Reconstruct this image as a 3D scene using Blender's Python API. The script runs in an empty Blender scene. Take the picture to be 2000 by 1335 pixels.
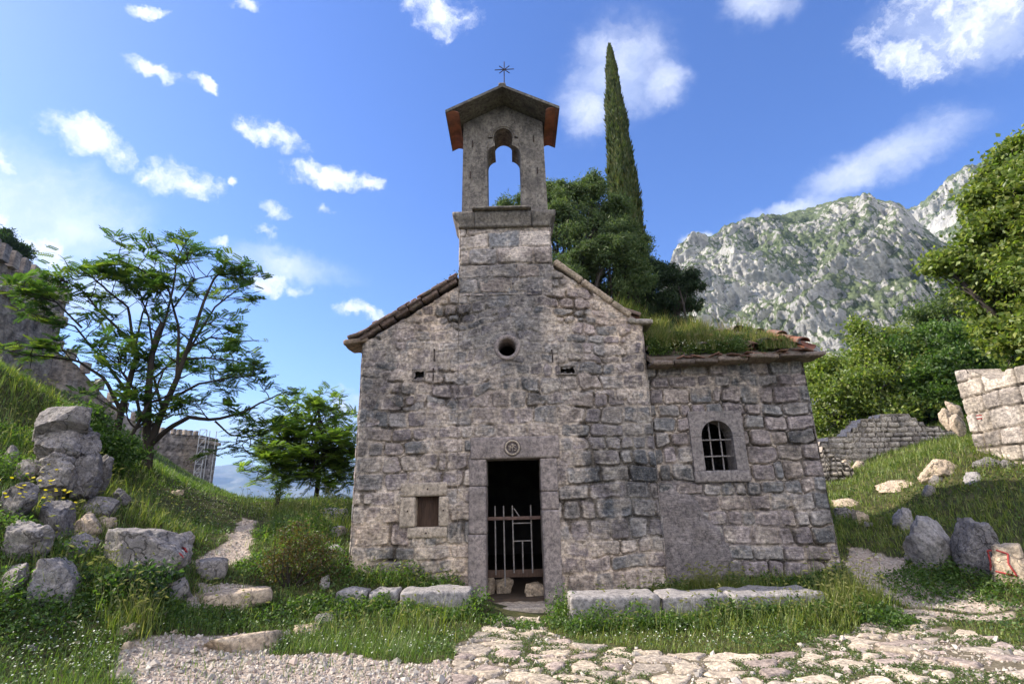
import bpy, math, numpy as np
from mathutils import Matrix, Vector, Euler
R_ = math.radians
SC = bpy.context.scene
COLL = SC.collection
rng = np.random.default_rng(7)

# ------------------------------------------------------------------ camera
FOC, PITCH, ROLL, CAMH = 1015.0, R_(16.6), R_(1.36), 1.55
CX, CY = 1000.0, 667.5
FW = np.array([0, math.cos(PITCH), math.sin(PITCH)])
_u0 = np.array([0, -math.sin(PITCH), math.cos(PITCH)]); _r0 = np.array([1.0, 0, 0])
RT = math.cos(ROLL) * _r0 - math.sin(ROLL) * _u0
UP = math.sin(ROLL) * _r0 + math.cos(ROLL) * _u0
CAM = np.array([0, 0, CAMH])
cam = bpy.data.cameras.new('camera'); cam_o = bpy.data.objects.new('camera', cam); COLL.objects.link(cam_o)
cam.sensor_width = 36.0; cam.lens = FOC / 2000 * 36; cam.clip_start = 0.05; cam.clip_end = 60000
cam_o.matrix_world = Matrix(((RT[0], UP[0], -FW[0], 0), (RT[1], UP[1], -FW[1], 0), (RT[2], UP[2], -FW[2], CAMH), (0, 0, 0, 1)))
SC.camera = cam_o
SC.render.resolution_x, SC.render.resolution_y = 1024, 683
SC.view_settings.view_transform = 'Standard'; SC.view_settings.look = 'None'
SC.view_settings.exposure = 1.15; SC.view_settings.gamma = 1.0
SC.cycles.max_bounces = 6; SC.cycles.diffuse_bounces = 3; SC.cycles.transparent_max_bounces = 6
SC.cycles.use_denoising = True; SC.cycles.sample_clamp_indirect = 6.0

def ray(px, py): return FW + RT * (px - CX) / FOC + UP * (CY - py) / FOC
def at_y(px, py, y): d = ray(px, py); return CAM + d * (y / d[1])
def at_d(px, py, dist): d = ray(px, py); return CAM + d * (dist / math.hypot(d[0], d[1]))

# ------------------------------------------------------------------ sun and sky
SUN_EL, SUN_AZ = R_(37), R_(-83)           # azimuth measured from the view axis, minus = to the left
sd = Vector((math.sin(SUN_AZ) * math.cos(SUN_EL), math.cos(SUN_AZ) * math.cos(SUN_EL), math.sin(SUN_EL)))
sun = bpy.data.lights.new('sun', 'SUN'); sun.energy = 4.3; sun.angle = R_(0.55); sun.color = (1.0, 0.91, 0.76)
sun_o = bpy.data.objects.new('sun', sun); COLL.objects.link(sun_o)
sun_o.rotation_euler = (-sd).to_track_quat('-Z', 'Y').to_euler()

class NT:
    """tiny node-tree helper"""
    def __init__(s, tree): s.t = tree; s.l = tree.links
    def n(s, kind, **kw):
        o = s.t.nodes.new(kind)
        for k, v in kw.items():
            if k.startswith('i_'):
                key = k[2:]; key = int(key) if key.isdigit() else key.replace('_', ' ')
                if hasattr(v, 'is_output') : s.l.new(v, o.inputs[key])
                else: o.inputs[key].default_value = v
            else: setattr(o, k, v)
        return o
    def math(s, op, a, b=0.0, c=0.0, clamp=False):
        o = s.n('ShaderNodeMath', operation=op, use_clamp=clamp)
        for i, v in enumerate((a, b, c)):
            if hasattr(v, 'is_output'): s.l.new(v, o.inputs[i])
            else: o.inputs[i].default_value = v
        return o.outputs[0]
    def mix(s, fac, a, b, mode='MIX'):
        o = s.n('ShaderNodeMix', data_type='RGBA', blend_type=mode)
        for i, v in ((0, fac), (6, a), (7, b)):
            if hasattr(v, 'is_output'): s.l.new(v, o.inputs[i])
            else: o.inputs[i].default_value = v if i == 0 else (tuple(v) + (1,))[:4]
        return o.outputs[2]
    def noise(s, vec, scale, detail=5, rough=0.55, dist=0.0):
        o = s.n('ShaderNodeTexNoise', i_Scale=scale, i_Detail=detail, i_Roughness=rough, i_Distortion=dist)
        s.l.new(vec, o.inputs['Vector']); return o.outputs[0]
    def ramp(s, v, lo, hi, a=0.0, b=1.0, smooth=True):
        o = s.n('ShaderNodeMapRange', interpolation_type='SMOOTHSTEP' if smooth else 'LINEAR')
        s.l.new(v, o.inputs[0])
        for i, x in enumerate((lo, hi, a, b)): o.inputs[i + 1].default_value = x
        return o.outputs[0]

world = bpy.data.worlds.new('World'); SC.world = world; world.use_nodes = True
w = NT(world.node_tree); world.node_tree.nodes.clear()
sky = w.n('ShaderNodeTexSky', sky_type='NISHITA', sun_disc=False, sun_elevation=SUN_EL, sun_rotation=SUN_AZ,
          altitude=250, air_density=1.0, dust_density=0.5, ozone_density=3.0)
gen = w.n('ShaderNodeTexCoord').outputs['Generated']
wn = w.n('ShaderNodeTexNoise', i_Scale=9.0, i_Detail=5.0, i_Roughness=0.65); w.l.new(gen, wn.inputs['Vector'])
warp = w.n('ShaderNodeVectorMath', operation='MULTIPLY_ADD')
w.l.new(wn.outputs['Color'], warp.inputs[0]); warp.inputs[1].default_value = (0.075,) * 3
off = w.n('ShaderNodeVectorMath', operation='SUBTRACT'); w.l.new(gen, off.inputs[0]); off.inputs[1].default_value = (0.0375,) * 3
w.l.new(off.outputs[0], warp.inputs[2])
wn2 = w.n('ShaderNodeTexNoise', i_Scale=34.0, i_Detail=4.0, i_Roughness=0.6); w.l.new(gen, wn2.inputs['Vector'])
off2 = w.n('ShaderNodeVectorMath', operation='SUBTRACT'); w.l.new(warp.outputs[0], off2.inputs[0]); off2.inputs[1].default_value = (0.014,) * 3
warp2 = w.n('ShaderNodeVectorMath', operation='MULTIPLY_ADD'); w.l.new(wn2.outputs['Color'], warp2.inputs[0]); warp2.inputs[1].default_value = (0.028,) * 3; w.l.new(off2.outputs[0], warp2.inputs[2]); wdir = warp2.outputs[0]

def cloud(c, e1dir, a1, a2, depth=1.0):
    """soft lens of cloud around sky direction c; a1, a2 angular half sizes"""
    c = Vector(c).normalized(); e1 = Vector(e1dir); e1 = (e1 - c * e1.dot(c)).normalized(); e2 = c.cross(e1)
    m = Matrix((c, e1, e2)).transposed()
    mp = w.n('ShaderNodeMapping', vector_type='TEXTURE'); w.l.new(wdir, mp.inputs[0])
    mp.inputs['Location'].default_value = c; mp.inputs['Rotation'].default_value = m.to_euler(); mp.inputs['Scale'].default_value = (depth, a1, a2)
    g = w.n('ShaderNodeTexGradient', gradient_type='SPHERICAL'); w.l.new(mp.outputs[0], g.inputs[0])
    return g.outputs['Fac']
def cloud_px(px, py, rx, ry, ang):
    a = R_(ang); c = Vector(ray(px, py)).normalized(); s = 1.24
    p1 = Vector(ray(px + rx * s * math.cos(a), py + rx * s * math.sin(a))).normalized(); p2 = Vector(ray(px - ry * s * math.sin(a), py + ry * s * math.cos(a))).normalized()
    return cloud(c, p1 - c, c.angle(p1), c.angle(p2))
def total(lst):
    r = lst[0]
    for x in lst[1:]: r = w.math('MAXIMUM', r, x)
    return r
PUFFS = [(862, 28, 75, 50, 20), (295, 22, 34, 15, 0), (312, 150, 58, 18, 22), (392, 166, 30, 15, 25), (165, 262, 88, 38, 18), (232, 300, 36, 26, 0),
         (355, 350, 80, 38, 12), (540, 266, 80, 27, 15), (650, 350, 88, 28, 12), (718, 362, 30, 24, 0), (535, 408, 34, 20, 25),
         (640, 412, 20, 13, 20), (525, 450, 34, 18, 35), (520, 545, 55, 28, 10), (590, 565, 48, 14, 0), (690, 606, 56, 15, 8), (430, 462, 24, 14, 0),
         (8, 318, 40, 48, 0), (10, 422, 70, 20, 5), (60, 490, 150, 48, 24), (495, 8, 34, 18, 0), (447, 356, 16, 13, 0), (675, 800, 70, 45, 0), (1880, 45, 270, 110, -8), (1770, 115, 125, 55, 5)]
STREAKS = [(1205, 140, 150, 115, -45), (1150, 215, 85, 70, -60), (1720, 315, 240, 60, -24), (1560, 400, 150, 24, -14), (1370, 470, 40, 16, 0), (1290, 165, 70, 60, 0), (1480, 15, 90, 50, 0), (560, 845, 260, 75, 0), (100, 560, 300, 80, 10), (60, 420, 330, 170, 25), (560, 520, 150, 40, 12), (1900, 60, 300, 110, -8)]
fine = w.noise(wdir, 16.0, 7, 0.62)
pf = total([cloud_px(*p) for p in PUFFS])
fine2 = w.noise(wdir, 48.0, 5, 0.65)
pmask = w.ramp(w.math('ADD', pf, w.math('ADD', w.math('MULTIPLY', w.math('SUBTRACT', fine, 0.5), 2.1), w.math('MULTIPLY', w.math('SUBTRACT', fine2, 0.5), 0.9))), 0.10, 1.05)
pmask = w.math('MULTIPLY', pmask, w.ramp(pf, 0.0, 0.30))
st = w.n('ShaderNodeMapping', vector_type='POINT'); w.l.new(wdir, st.inputs[0])
st.inputs['Rotation'].default_value = (0.2, -0.5, 0.3); st.inputs['Scale'].default_value = (3.2, 9, 9)
sfine = w.noise(st.outputs[0], 1.6, 6, 0.6)
sf = total([cloud_px(*p) for p in STREAKS])
smask = w.ramp(w.math('ADD', sf, w.math('MULTIPLY', w.math('SUBTRACT', sfine, 0.5), 1.2)), 0.0, 1.1, 0.0, 0.72)
smask = w.math('MULTIPLY', smask, w.ramp(sf, 0.0, 0.5))
# unseen bright cloud bank added behind the camera to fill the shaded front
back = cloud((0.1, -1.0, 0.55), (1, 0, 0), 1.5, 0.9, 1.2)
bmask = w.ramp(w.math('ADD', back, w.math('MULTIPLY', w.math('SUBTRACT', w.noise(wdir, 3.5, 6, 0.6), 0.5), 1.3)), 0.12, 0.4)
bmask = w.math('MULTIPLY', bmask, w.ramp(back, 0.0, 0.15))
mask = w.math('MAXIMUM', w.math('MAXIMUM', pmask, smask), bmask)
SKY_K = 0.14
hsv = w.n('ShaderNodeHueSaturation', i_Hue=0.517, i_Saturation=1.25, i_Value=0.83); w.l.new(sky.outputs[0], hsv.inputs['Color'])
ccol = w.mix(w.ramp(fine, 0.3, 0.7), (3.0, 3.3, 4.1), (4.3, 4.4, 4.7))
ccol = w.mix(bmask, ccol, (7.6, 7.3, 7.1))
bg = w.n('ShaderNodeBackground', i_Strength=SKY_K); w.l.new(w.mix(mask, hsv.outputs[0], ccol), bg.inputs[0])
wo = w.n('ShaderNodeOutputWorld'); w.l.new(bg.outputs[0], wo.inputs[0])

# ------------------------------------------------------------------ numpy noise
def _hash(ix, iy, iz, seed):
    h = (ix.astype(np.int64) * 374761393 + iy.astype(np.int64) * 668265263 + iz.astype(np.int64) * 2147483647 + seed * 1442695041) & 0xFFFFFFFF
    h = ((h ^ (h >> 13)) * 1274126177) & 0xFFFFFFFF
    h = ((h ^ (h >> 16)) * 2246822519) & 0xFFFFFFFF
    return ((h ^ (h >> 15)) & 0xFFFFFF) / float(0xFFFFFF)
def vnoise(p, seed=0):
    i = np.floor(p); f = p - i; u = f * f * (3 - 2 * f); i = i.astype(np.int64); r = 0
    for a in (0, 1):
        for b in (0, 1):
            for c in (0, 1):
                wt = (u[:, 0] if a else 1 - u[:, 0]) * (u[:, 1] if b else 1 - u[:, 1]) * (u[:, 2] if c else 1 - u[:, 2])
                r = r + wt * _hash(i[:, 0] + a, i[:, 1] + b, i[:, 2] + c, seed)
    return r
def fbm(p, scale, octs=4, seed=0, rough=0.5, ridged=False):
    r = np.zeros(len(p)); a = 1.0; t = 0.0; s = scale
    for k in range(octs):
        n = vnoise(p * s + 17.3 * k, seed + k)
        if ridged: n = 1 - np.abs(2 * n - 1)
        r += a * n; t += a; a *= rough; s *= 2.03
    return r / t
def sstep(a, b, x): t = np.clip((x - a) / (b - a), 0, 1); return t * t * (3 - 2 * t)
def p3(x, y, z=0.0): x = np.asarray(x, float); return np.stack([x, np.broadcast_to(y, x.shape), np.broadcast_to(z, x.shape)], -1).reshape(-1, 3)

# ------------------------------------------------------------------ mesh helpers
def mesh_np(V, F, col=None, mat=None, smooth=False, name='mesh'):
    """F: one int array (n,k) or a list of them; col: (nverts,3)"""
    V = np.asarray(V, np.float32); F = F if isinstance(F, list) else [F]; F = [np.asarray(f, np.int32) for f in F if len(f)]
    me = bpy.data.meshes.new(name)
    me.vertices.add(len(V)); me.vertices.foreach_set('co', V.ravel())
    nl = sum(f.size for f in F); npoly = sum(len(f) for f in F)
    me.loops.add(nl); me.loops.foreach_set('vertex_index', np.concatenate([f.ravel() for f in F]))
    me.polygons.add(npoly)
    tot = np.concatenate([np.full(len(f), f.shape[1], np.int32) for f in F])
    me.polygons.foreach_set('loop_start', np.concatenate([[0], np.cumsum(tot)[:-1]]).astype(np.int32))
    try: me.polygons.foreach_set('loop_total', tot)
    except Exception: pass
    me.polygons.foreach_set('use_smooth', np.full(npoly, bool(smooth)))
    me.update(calc_edges=True); me.validate()
    if col is not None:
        a = me.color_attributes.new('Col', 'FLOAT_COLOR', 'POINT')
        c = np.ones((len(V), 4), np.float32); c[:, :3] = col; a.data.foreach_set('color', c.ravel())
    if mat: me.materials.append(mat)
    return me
def link(name, me, parent=None, loc=None, rot=None):
    o = bpy.data.objects.new(name, me); COLL.objects.link(o)
    if loc is not None: o.location = loc
    if rot is not None: o.rotation_euler = rot
    if parent is not None: o.parent = parent
    return o
def world_child(name, me, parent):
    """part whose mesh is in world coordinates under an Empty (or a part of one)"""
    o = link(name, me, parent); root = parent
    if 'wchild' not in parent: o.matrix_parent_inverse = Matrix.Translation(parent.location).inverted()
    o['wchild'] = 1; return o
def tag(o, label, cat, group=None, kind=None):
    if label: o['label'] = label
    if cat: o['category'] = cat
    if group: o['group'] = group
    if kind: o['kind'] = kind
    return o
def thing(name, label, cat, loc, group=None):
    o = bpy.data.objects.new(name, None); COLL.objects.link(o); o.location = loc; o.empty_display_size = 0.3
    return tag(o, label, cat, group)
class MB:
    """collects pieces (verts, faces, colour) into one mesh"""
    def __init__(s): s.V = []; s.F = {}; s.C = []; s.n = 0
    def add(s, V, F, col=None):
        V = np.asarray(V, float)
        for f in (F if isinstance(F, list) else [F]):
            f = np.asarray(f)
            if len(f): s.F.setdefault(f.shape[1], []).append(f + s.n)
        s.V.append(V); s.n += len(V)
        s.C.append(np.broadcast_to(np.asarray((1, 1, 1) if col is None else col, float), (len(V), 3)))
        return s
    def mesh(s, mat, smooth=False, name='mesh'):
        return mesh_np(np.concatenate(s.V), [np.concatenate(v) for v in s.F.values()], np.concatenate(s.C), mat, smooth, name)
def grid_faces(nu, nv, mask=None):
    i = np.arange(nu - 1)[:, None] * nv + np.arange(nv - 1)[None, :]
    f = np.stack([i, i + nv, i + nv + 1, i + 1], -1)
    return f[mask] if mask is not None else f.reshape(-1, 4)
def rbox(size, r=0.03, res=0.06, amp=0.01, sc=6.0, seed=0, maxn=40):
    """box with rounded, weathered edges, base centre at the origin; noise-displaced"""
    sx, sy, sz = size; h = np.array([sx, sy, sz]) / 2; V = []; F = []; n0 = 0; r = min(r, h.min() * 0.95)
    for ax in range(3):
        for sg in (-1, 1):
            a, b = [k for k in range(3) if k != ax]
            na, nb = [int(np.clip(round(2 * h[k] / res), 3, maxn)) + 1 for k in (a, b)]
            A, B = np.meshgrid(np.linspace(-h[a], h[a], na), np.linspace(-h[b], h[b], nb), indexing='ij')
            P = np.zeros((na * nb, 3)); P[:, ax] = sg * h[ax]; P[:, a] = A.ravel(); P[:, b] = B.ravel()
            f = grid_faces(na, nb)
            if (sg > 0) == (ax == 1): f = f[:, ::-1]
            V.append(P); F.append(f + n0); n0 += len(P)
    V = np.concatenate(V); F = np.concatenate(F)
    key = np.round(V * 20000).astype(np.int64); _, idx, inv = np.unique(key, axis=0, return_index=True, return_inverse=True)
    V = V[idx]; F = inv.reshape(-1)[F]
    inner = np.clip(V, -(h - r), h - r); d = V - inner; L = np.linalg.norm(d, axis=1); k = L > 1e-9
    nrm = np.zeros_like(V); nrm[k] = d[k] / L[k][:, None]; V[k] = inner[k] + nrm[k] * r
    if amp: V = V + nrm * ((fbm(V + seed * 7.7, sc, 4, seed) - 0.5) * 2 * amp)[:, None]
    V[:, 2] += h[2]
    return V, F
def rotz(V, a): c, s = math.cos(a), math.sin(a); return V @ np.array([[c, s, 0], [-s, c, 0], [0, 0, 1]])
def euler_apply(V, e): return V @ np.array(Euler(e).to_matrix()).T
def tube(path, rad, n=7):
    path = np.asarray(path, float); rad = np.broadcast_to(np.asarray(rad, float), (len(path),)); T = np.gradient(path, axis=0)
    T /= np.linalg.norm(T, axis=1)[:, None] + 1e-9
    ref = np.array([0.3, 0.2, 1.0]) if abs(T[:, 2]).mean() < 0.8 else np.array([1.0, 0.3, 0.1])
    A = np.cross(T, ref); A /= np.linalg.norm(A, axis=1)[:, None]; B = np.cross(T, A)
    th = np.linspace(0, 2 * math.pi, n, endpoint=False)
    V = path[:, None, :] + rad[:, None, None] * (np.cos(th)[None, :, None] * A[:, None, :] + np.sin(th)[None, :, None] * B[:, None, :])
    i = np.arange(len(path) - 1)[:, None] * n; j = np.arange(n)[None, :]; k = (j + 1) % n
    F = np.stack([i + j, i + k, i + n + k, i + n + j], -1).reshape(-1, 4)
    return V.reshape(-1, 3), F
def rand_rot(n, r, tilt=math.pi):
    """n random rotation matrices: spin about z then a tilt up to `tilt`"""
    a = r.uniform(0, 2 * math.pi, n); t = r.uniform(0, 1, n) ** 0.5 * tilt; b = r.uniform(0, 2 * math.pi, n)
    def rz(x): c, s, z, o = np.cos(x), np.sin(x), np.zeros(n), np.ones(n); return np.stack([c, -s, z, s, c, z, z, z, o], -1).reshape(n, 3, 3)
    def rx(x): c, s, z, o = np.cos(x), np.sin(x), np.zeros(n), np.ones(n); return np.stack([o, z, z, z, c, -s, z, s, c], -1).reshape(n, 3, 3)
    return rz(b) @ rx(t) @ rz(a)
def scatter(bv, bf, pos, rot=None, scale=1.0, col=None):
    """many copies of a small base mesh as arrays"""
    bv = np.asarray(bv, float); bf = np.asarray(bf); n, m = len(pos), len(bv)
    sc = np.asarray(scale, float); sc = np.broadcast_to(sc[:, None] if sc.ndim == 1 else sc, (n, 3))
    P = bv[None] * sc[:, None, :]
    if rot is not None: P = np.einsum('nij,nmj->nmi', rot, P)
    P = P + np.asarray(pos)[:, None, :]
    F = (bf[None] + (np.arange(n) * m)[:, None, None]).reshape(-1, bf.shape[1])
    C = np.repeat(np.broadcast_to(np.asarray((1, 1, 1) if col is None else col, float), (n, 3)), m, axis=0)
    return P.reshape(-1, 3), F, C
LEAF_V = np.array([(0, 0, 0), (0.30, 0.38, 0.05), (0, 1, 0), (-0.30, 0.38, 0.05)]); LEAF_F = np.array([(0, 1, 2, 3)])

# ------------------------------------------------------------------ materials
def new_mat(name):
    m = bpy.data.materials.new(name); m.use_nodes = True; m.node_tree.nodes.clear(); return m, NT(m.node_tree)
def finish(m, t, col, rough=0.9, bump=None, bstr=0.5, bdist=0.01, spec=0.25, metal=0.0):
    b = t.n('ShaderNodeBsdfPrincipled'); t.l.new(col, b.inputs['Base Color'])
    if hasattr(rough, 'is_output'): t.l.new(rough, b.inputs['Roughness'])
    else: b.inputs['Roughness'].default_value = rough
    b.inputs['Specular IOR Level'].default_value = spec; b.inputs['Metallic'].default_value = metal
    if bump is not None:
        bn = t.n('ShaderNodeBump', i_Strength=bstr, i_Distance=bdist); t.l.new(bump, bn.inputs['Height']); t.l.new(bn.outputs[0], b.inputs['Normal'])
    o = t.n('ShaderNodeOutputMaterial'); t.l.new(b.outputs[0], o.inputs[0]); return m
def stone_mat(name, tint=(1, 1, 1), lichen=0.5, dark=0.5, scale=1.0, base=None, pale=(0.50, 0.47, 0.43), deep=(0.055, 0.055, 0.058), bdist=0.012, green=0.0, bstr=0.7, crack=False, streak=False):
    """weathered limestone over the mesh's own stone colours"""
    m, t = new_mat(name)
    P = t.n('ShaderNodeNewGeometry').outputs['Position'] if base is None else t.n('ShaderNodeTexCoord').outputs['Object']
    c = t.n('ShaderNodeVertexColor', layer_name='Col').outputs[0] if base is None else t.mix(t.noise(P, 2.2 * scale, 4), base[0], base[1])
    c = t.mix(1.0, c, tint, 'MULTIPLY')
    n1 = t.noise(P, 2.6 * scale, 6, 0.6); n2 = t.noise(P, 19 * scale, 8, 0.7); n3 = t.noise(P, 46 * scale, 5, 0.65)
    c = t.mix(t.ramp(n2, 0.3, 0.72), t.mix(1.0, c, (0.50, 0.485, 0.50), 'MULTIPLY'), t.mix(1.0, c, (1.62, 1.55, 1.5), 'MULTIPLY'))
    c = t.mix(t.math('MULTIPLY', t.ramp(t.math('ADD', n1, t.math('MULTIPLY', n2, 0.5)), 0.74, 0.98), dark), c, deep)
    n4 = t.noise(P, 17 * scale, 8, 0.78, 0.6)
    c = t.mix(t.math('MULTIPLY', t.ramp(n4, 0.57, 0.72), lichen), c, pale)
    if streak:
        mp = t.n('ShaderNodeMapping'); t.l.new(P, mp.inputs[0]); mp.inputs['Scale'].default_value = (9, 9, 3.4); sr = t.noise(mp.outputs[0], 1.0, 7, .68)
        c = t.mix(t.math('MULTIPLY', t.ramp(sr, .50, .64), .55), c, (.06, .056, .054)); c = t.mix(t.math('MULTIPLY', t.ramp(t.math('SUBTRACT', 1.0, sr), .54, .66), .45), c, (.42, .38, .32))
    if base is None:
        mp = t.n('ShaderNodeMapping'); t.l.new(P, mp.inputs[0]); mp.inputs['Scale'].default_value = (9 * scale, 9 * scale, 55 * scale); sr = t.noise(mp.outputs[0], 1.0, 6, .7)
        c = t.mix(1.0, c, t.mix(t.ramp(sr, .34, .66), (.72, .71, .72), (1.24, 1.22, 1.2)), 'MULTIPLY')
    if green: c = t.mix(t.math('MULTIPLY', t.ramp(t.noise(P, 3.7 * scale, 5), 0.5, 0.7), green), c, (0.10, 0.12, 0.055))
    n5 = t.noise(P, 42 * scale, 6, 0.78, 0.4)
    c = t.mix(t.math('MULTIPLY', t.ramp(n5, 0.56, 0.66), lichen * 1.1), c, pale)
    c = t.mix(t.math('MULTIPLY', t.ramp(n3, 0.57, 0.66), 0.62), c, (0.06, 0.054, 0.056))
    h = t.math('ADD', t.math('MULTIPLY', n2, 1.0), t.math('MULTIPLY', n3, 0.5))
    if crack:
        wv = t.n('ShaderNodeTexNoise', i_Scale=2.5 * scale, i_Detail=5.0); t.l.new(P, wv.inputs['Vector']); wp = t.n('ShaderNodeVectorMath', operation='MULTIPLY_ADD'); t.l.new(wv.outputs['Color'], wp.inputs[0]); wp.inputs[1].default_value = (.55,) * 3; t.l.new(P, wp.inputs[2])
        vo = t.n('ShaderNodeTexVoronoi', feature='DISTANCE_TO_EDGE', i_Scale=2.6 * scale); t.l.new(wp.outputs[0], vo.inputs['Vector']); ck = t.ramp(vo.outputs[0], 0.0, 0.045, 1.0, 0.0)
        c = t.mix(t.math('MULTIPLY', ck, t.math('MULTIPLY', t.ramp(n1, .42, .56), .75)), c, (.05, .045, .043)); h = t.math('SUBTRACT', h, t.math('MULTIPLY', ck, 1.2))
    return finish(m, t, c, 0.93, h, bstr, bdist, 0.15)
def leaf_mat(name, transl=0.42, tint=(1, 1, 1)):
    m, t = new_mat(name); c = t.n('ShaderNodeVertexColor', layer_name='Col').outputs[0]
    if tint != (1, 1, 1): c = t.mix(1.0, c, tint, 'MULTIPLY')
    d = t.n('ShaderNodeBsdfDiffuse'); t.l.new(c, d.inputs[0])
    tr = t.n('ShaderNodeBsdfTranslucent'); t.l.new(t.mix(1.0, c, (1.5, 1.7, 0.7), 'MULTIPLY'), tr.inputs[0])
    g = t.n('ShaderNodeBsdfGlossy', i_Roughness=0.45); g.inputs[0].default_value = (0.8, 0.85, 0.8, 1)
    a = t.n('ShaderNodeMixShader', i_0=transl); t.l.new(d.outputs[0], a.inputs[1]); t.l.new(tr.outputs[0], a.inputs[2])
    b = t.n('ShaderNodeMixShader', i_0=0.03); t.l.new(a.outputs[0], b.inputs[1]); t.l.new(g.outputs[0], b.inputs[2])
    o = t.n('ShaderNodeOutputMaterial'); t.l.new(b.outputs[0], o.inputs[0]); return m
def plain_mat(name, a, b, scale=8.0, rough=0.8, bdist=0.004, metal=0.0, stretch=(1, 1, 1)):
    m, t = new_mat(name); mp = t.n('ShaderNodeMapping'); t.l.new(t.n('ShaderNodeTexCoord').outputs['Object'], mp.inputs[0]); mp.inputs['Scale'].default_value = stretch
    n = t.noise(mp.outputs[0], scale, 7, 0.65); c = t.mix(t.ramp(n, 0.3, 0.7), a, b)
    return finish(m, t, c, rough, n, 0.6, bdist, 0.3, metal)
M = dict(
    wall=stone_mat('weathered_masonry', tint=(1.03, 1.045, 1.07), lichen=0.45, dark=0.28, pale=(.56, .52, .47)),
    frame=stone_mat('dressed_limestone', base=((0.30, 0.26, 0.25), (0.22, 0.20, 0.20)), lichen=0.35, dark=0.35, pale=(0.42, 0.38, 0.34), bdist=0.006),
    frame_pale=stone_mat('pale_dressed_limestone', base=((0.46, 0.40, 0.33), (0.36, 0.31, 0.26)), lichen=0.3, dark=0.25, bdist=0.006),
    belfry=stone_mat('belfry_stone', base=((0.25, 0.23, 0.20), (0.14, 0.13, 0.125)), lichen=0.5, dark=0.5, pale=(0.46, 0.42, 0.35), streak=True),
    bench=stone_mat('bench_stone', base=((0.33, 0.32, 0.325), (0.22, 0.215, 0.225)), lichen=0.5, dark=0.45),
    rock=stone_mat('grey_limestone', base=((0.30, 0.285, 0.275), (0.20, 0.19, 0.195)), lichen=0.6, dark=0.6, scale=1.2, green=0.18, bdist=0.02, crack=True),
    rock_pale=stone_mat('pale_limestone', base=((0.50, 0.42, 0.31), (0.38, 0.31, 0.26)), lichen=0.4, dark=0.25, green=0.15, crack=True),
    rock_dark=stone_mat('dark_pitted_limestone', base=((0.26, 0.25, 0.255), (0.15, 0.145, 0.15)), lichen=0.6, dark=0.6, scale=1.6, bdist=0.03, crack=True),
    drywall=stone_mat('dry_stone', lichen=0.3, dark=0.25, pale=(0.55, 0.50, 0.44)),
    fort=stone_mat('fortress_masonry', lichen=0.3, dark=0.5, scale=0.12, bdist=0.2),
    pave=stone_mat('paving_stone', lichen=0.35, dark=0.15, scale=1.5, pale=(0.58, 0.53, 0.45), bdist=0.008),
    tile=plain_mat('terracotta', (0.34, 0.13, 0.08), (0.16, 0.075, 0.055), 6, 0.85),
    tile_dull=plain_mat('lichened_terracotta', (0.22, 0.12, 0.085), (0.15, 0.13, 0.11), 9, 0.9),
    wood=plain_mat('old_wood', (0.10, 0.062, 0.045), (0.045, 0.028, 0.022), 5, 0.8, 0.006, 0, (9, 9, 1)),
    iron=plain_mat('rusty_iron', (0.075, 0.05, 0.042), (0.03, 0.026, 0.026), 30, 0.75, 0.001, 0.3),
    iron_grey=plain_mat('grey_iron', (0.31, 0.29, 0.29), (0.17, 0.15, 0.145), 20, 0.65, 0.001, 0.4),
    soil_slit=plain_mat('soil_and_slit_dark', (0.09, 0.065, 0.05), (0.055, 0.042, 0.035), 5, 0.95),
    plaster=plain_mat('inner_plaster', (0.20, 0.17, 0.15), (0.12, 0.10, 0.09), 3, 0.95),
    bark=plain_mat('bark', (0.062, 0.05, 0.042), (0.028, 0.024, 0.022), 9, 0.9, 0.015, 0, (1, 1, 0.25)),
    bark_pale=plain_mat('pale_bark', (0.17, 0.14, 0.115), (0.09, 0.075, 0.06), 9, 0.9, 0.015, 0, (1, 1, 0.25)),
    steel=plain_mat('scaffold_steel', (0.62, 0.62, 0.64), (0.45, 0.45, 0.47), 3, 0.4, 0.001, 0.2),
    red=plain_mat('red_paint', (0.42, 0.06, 0.055), (0.30, 0.05, 0.05), 25, 0.7, 0.001),
    white=plain_mat('white_paint', (0.75, 0.73, 0.70), (0.6, 0.57, 0.54), 25, 0.7, 0.001),
    leaf=leaf_mat('leaf', 0.5), leaf_dense=leaf_mat('dense_leaf', 0.32), grass=leaf_mat('grass_blade', 0.35), petal=leaf_mat('petal', 0.25),
)

# ------------------------------------------------------------------ terrain
ANCH_PX = [(500, 1250, 7.3), (450, 1172, 8.3), (440, 1095, 9.8), (470, 1030, 11.5), (480, 985, 14.5), (640, 976, 15.0), (680, 1095, 8.7), (200, 962, 11.5), (100, 1010, 9.6),
           (50, 1150, 8.0), (100, 1300, 6.9), (0, 905, 11.0), (0, 815, 14), (130, 805, 15.5), (230, 900, 15), (290, 918, 15), (350, 945, 17), (300, 1140, 8.3), (250, 1240, 7.2), (420, 965, 18),
           (420, 950, 45), (385, 945, 48), (290, 890, 46), (130, 765, 42), (0, 735, 42), (560, 1040, 10.5), (600, 1130, 8.6),
           (1660, 1080, 10.5), (1750, 1130, 10.0), (1950, 1178, 9.5), (1650, 1000, 13), (1640, 955, 15.5), (1700, 905, 21), (1840, 862, 21), (1900, 880, 14.2), (1995, 890, 14), (1800, 962, 13.5),
           (1900, 1005, 12), (1990, 1005, 11.6), (1985, 1135, 9.8), (1850, 1065, 11), (1700, 850, 30), (1850, 790, 36), (1980, 800, 30), (2000, 740, 48), (2250, 880, 20), (1600, 880, 40)]
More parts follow.
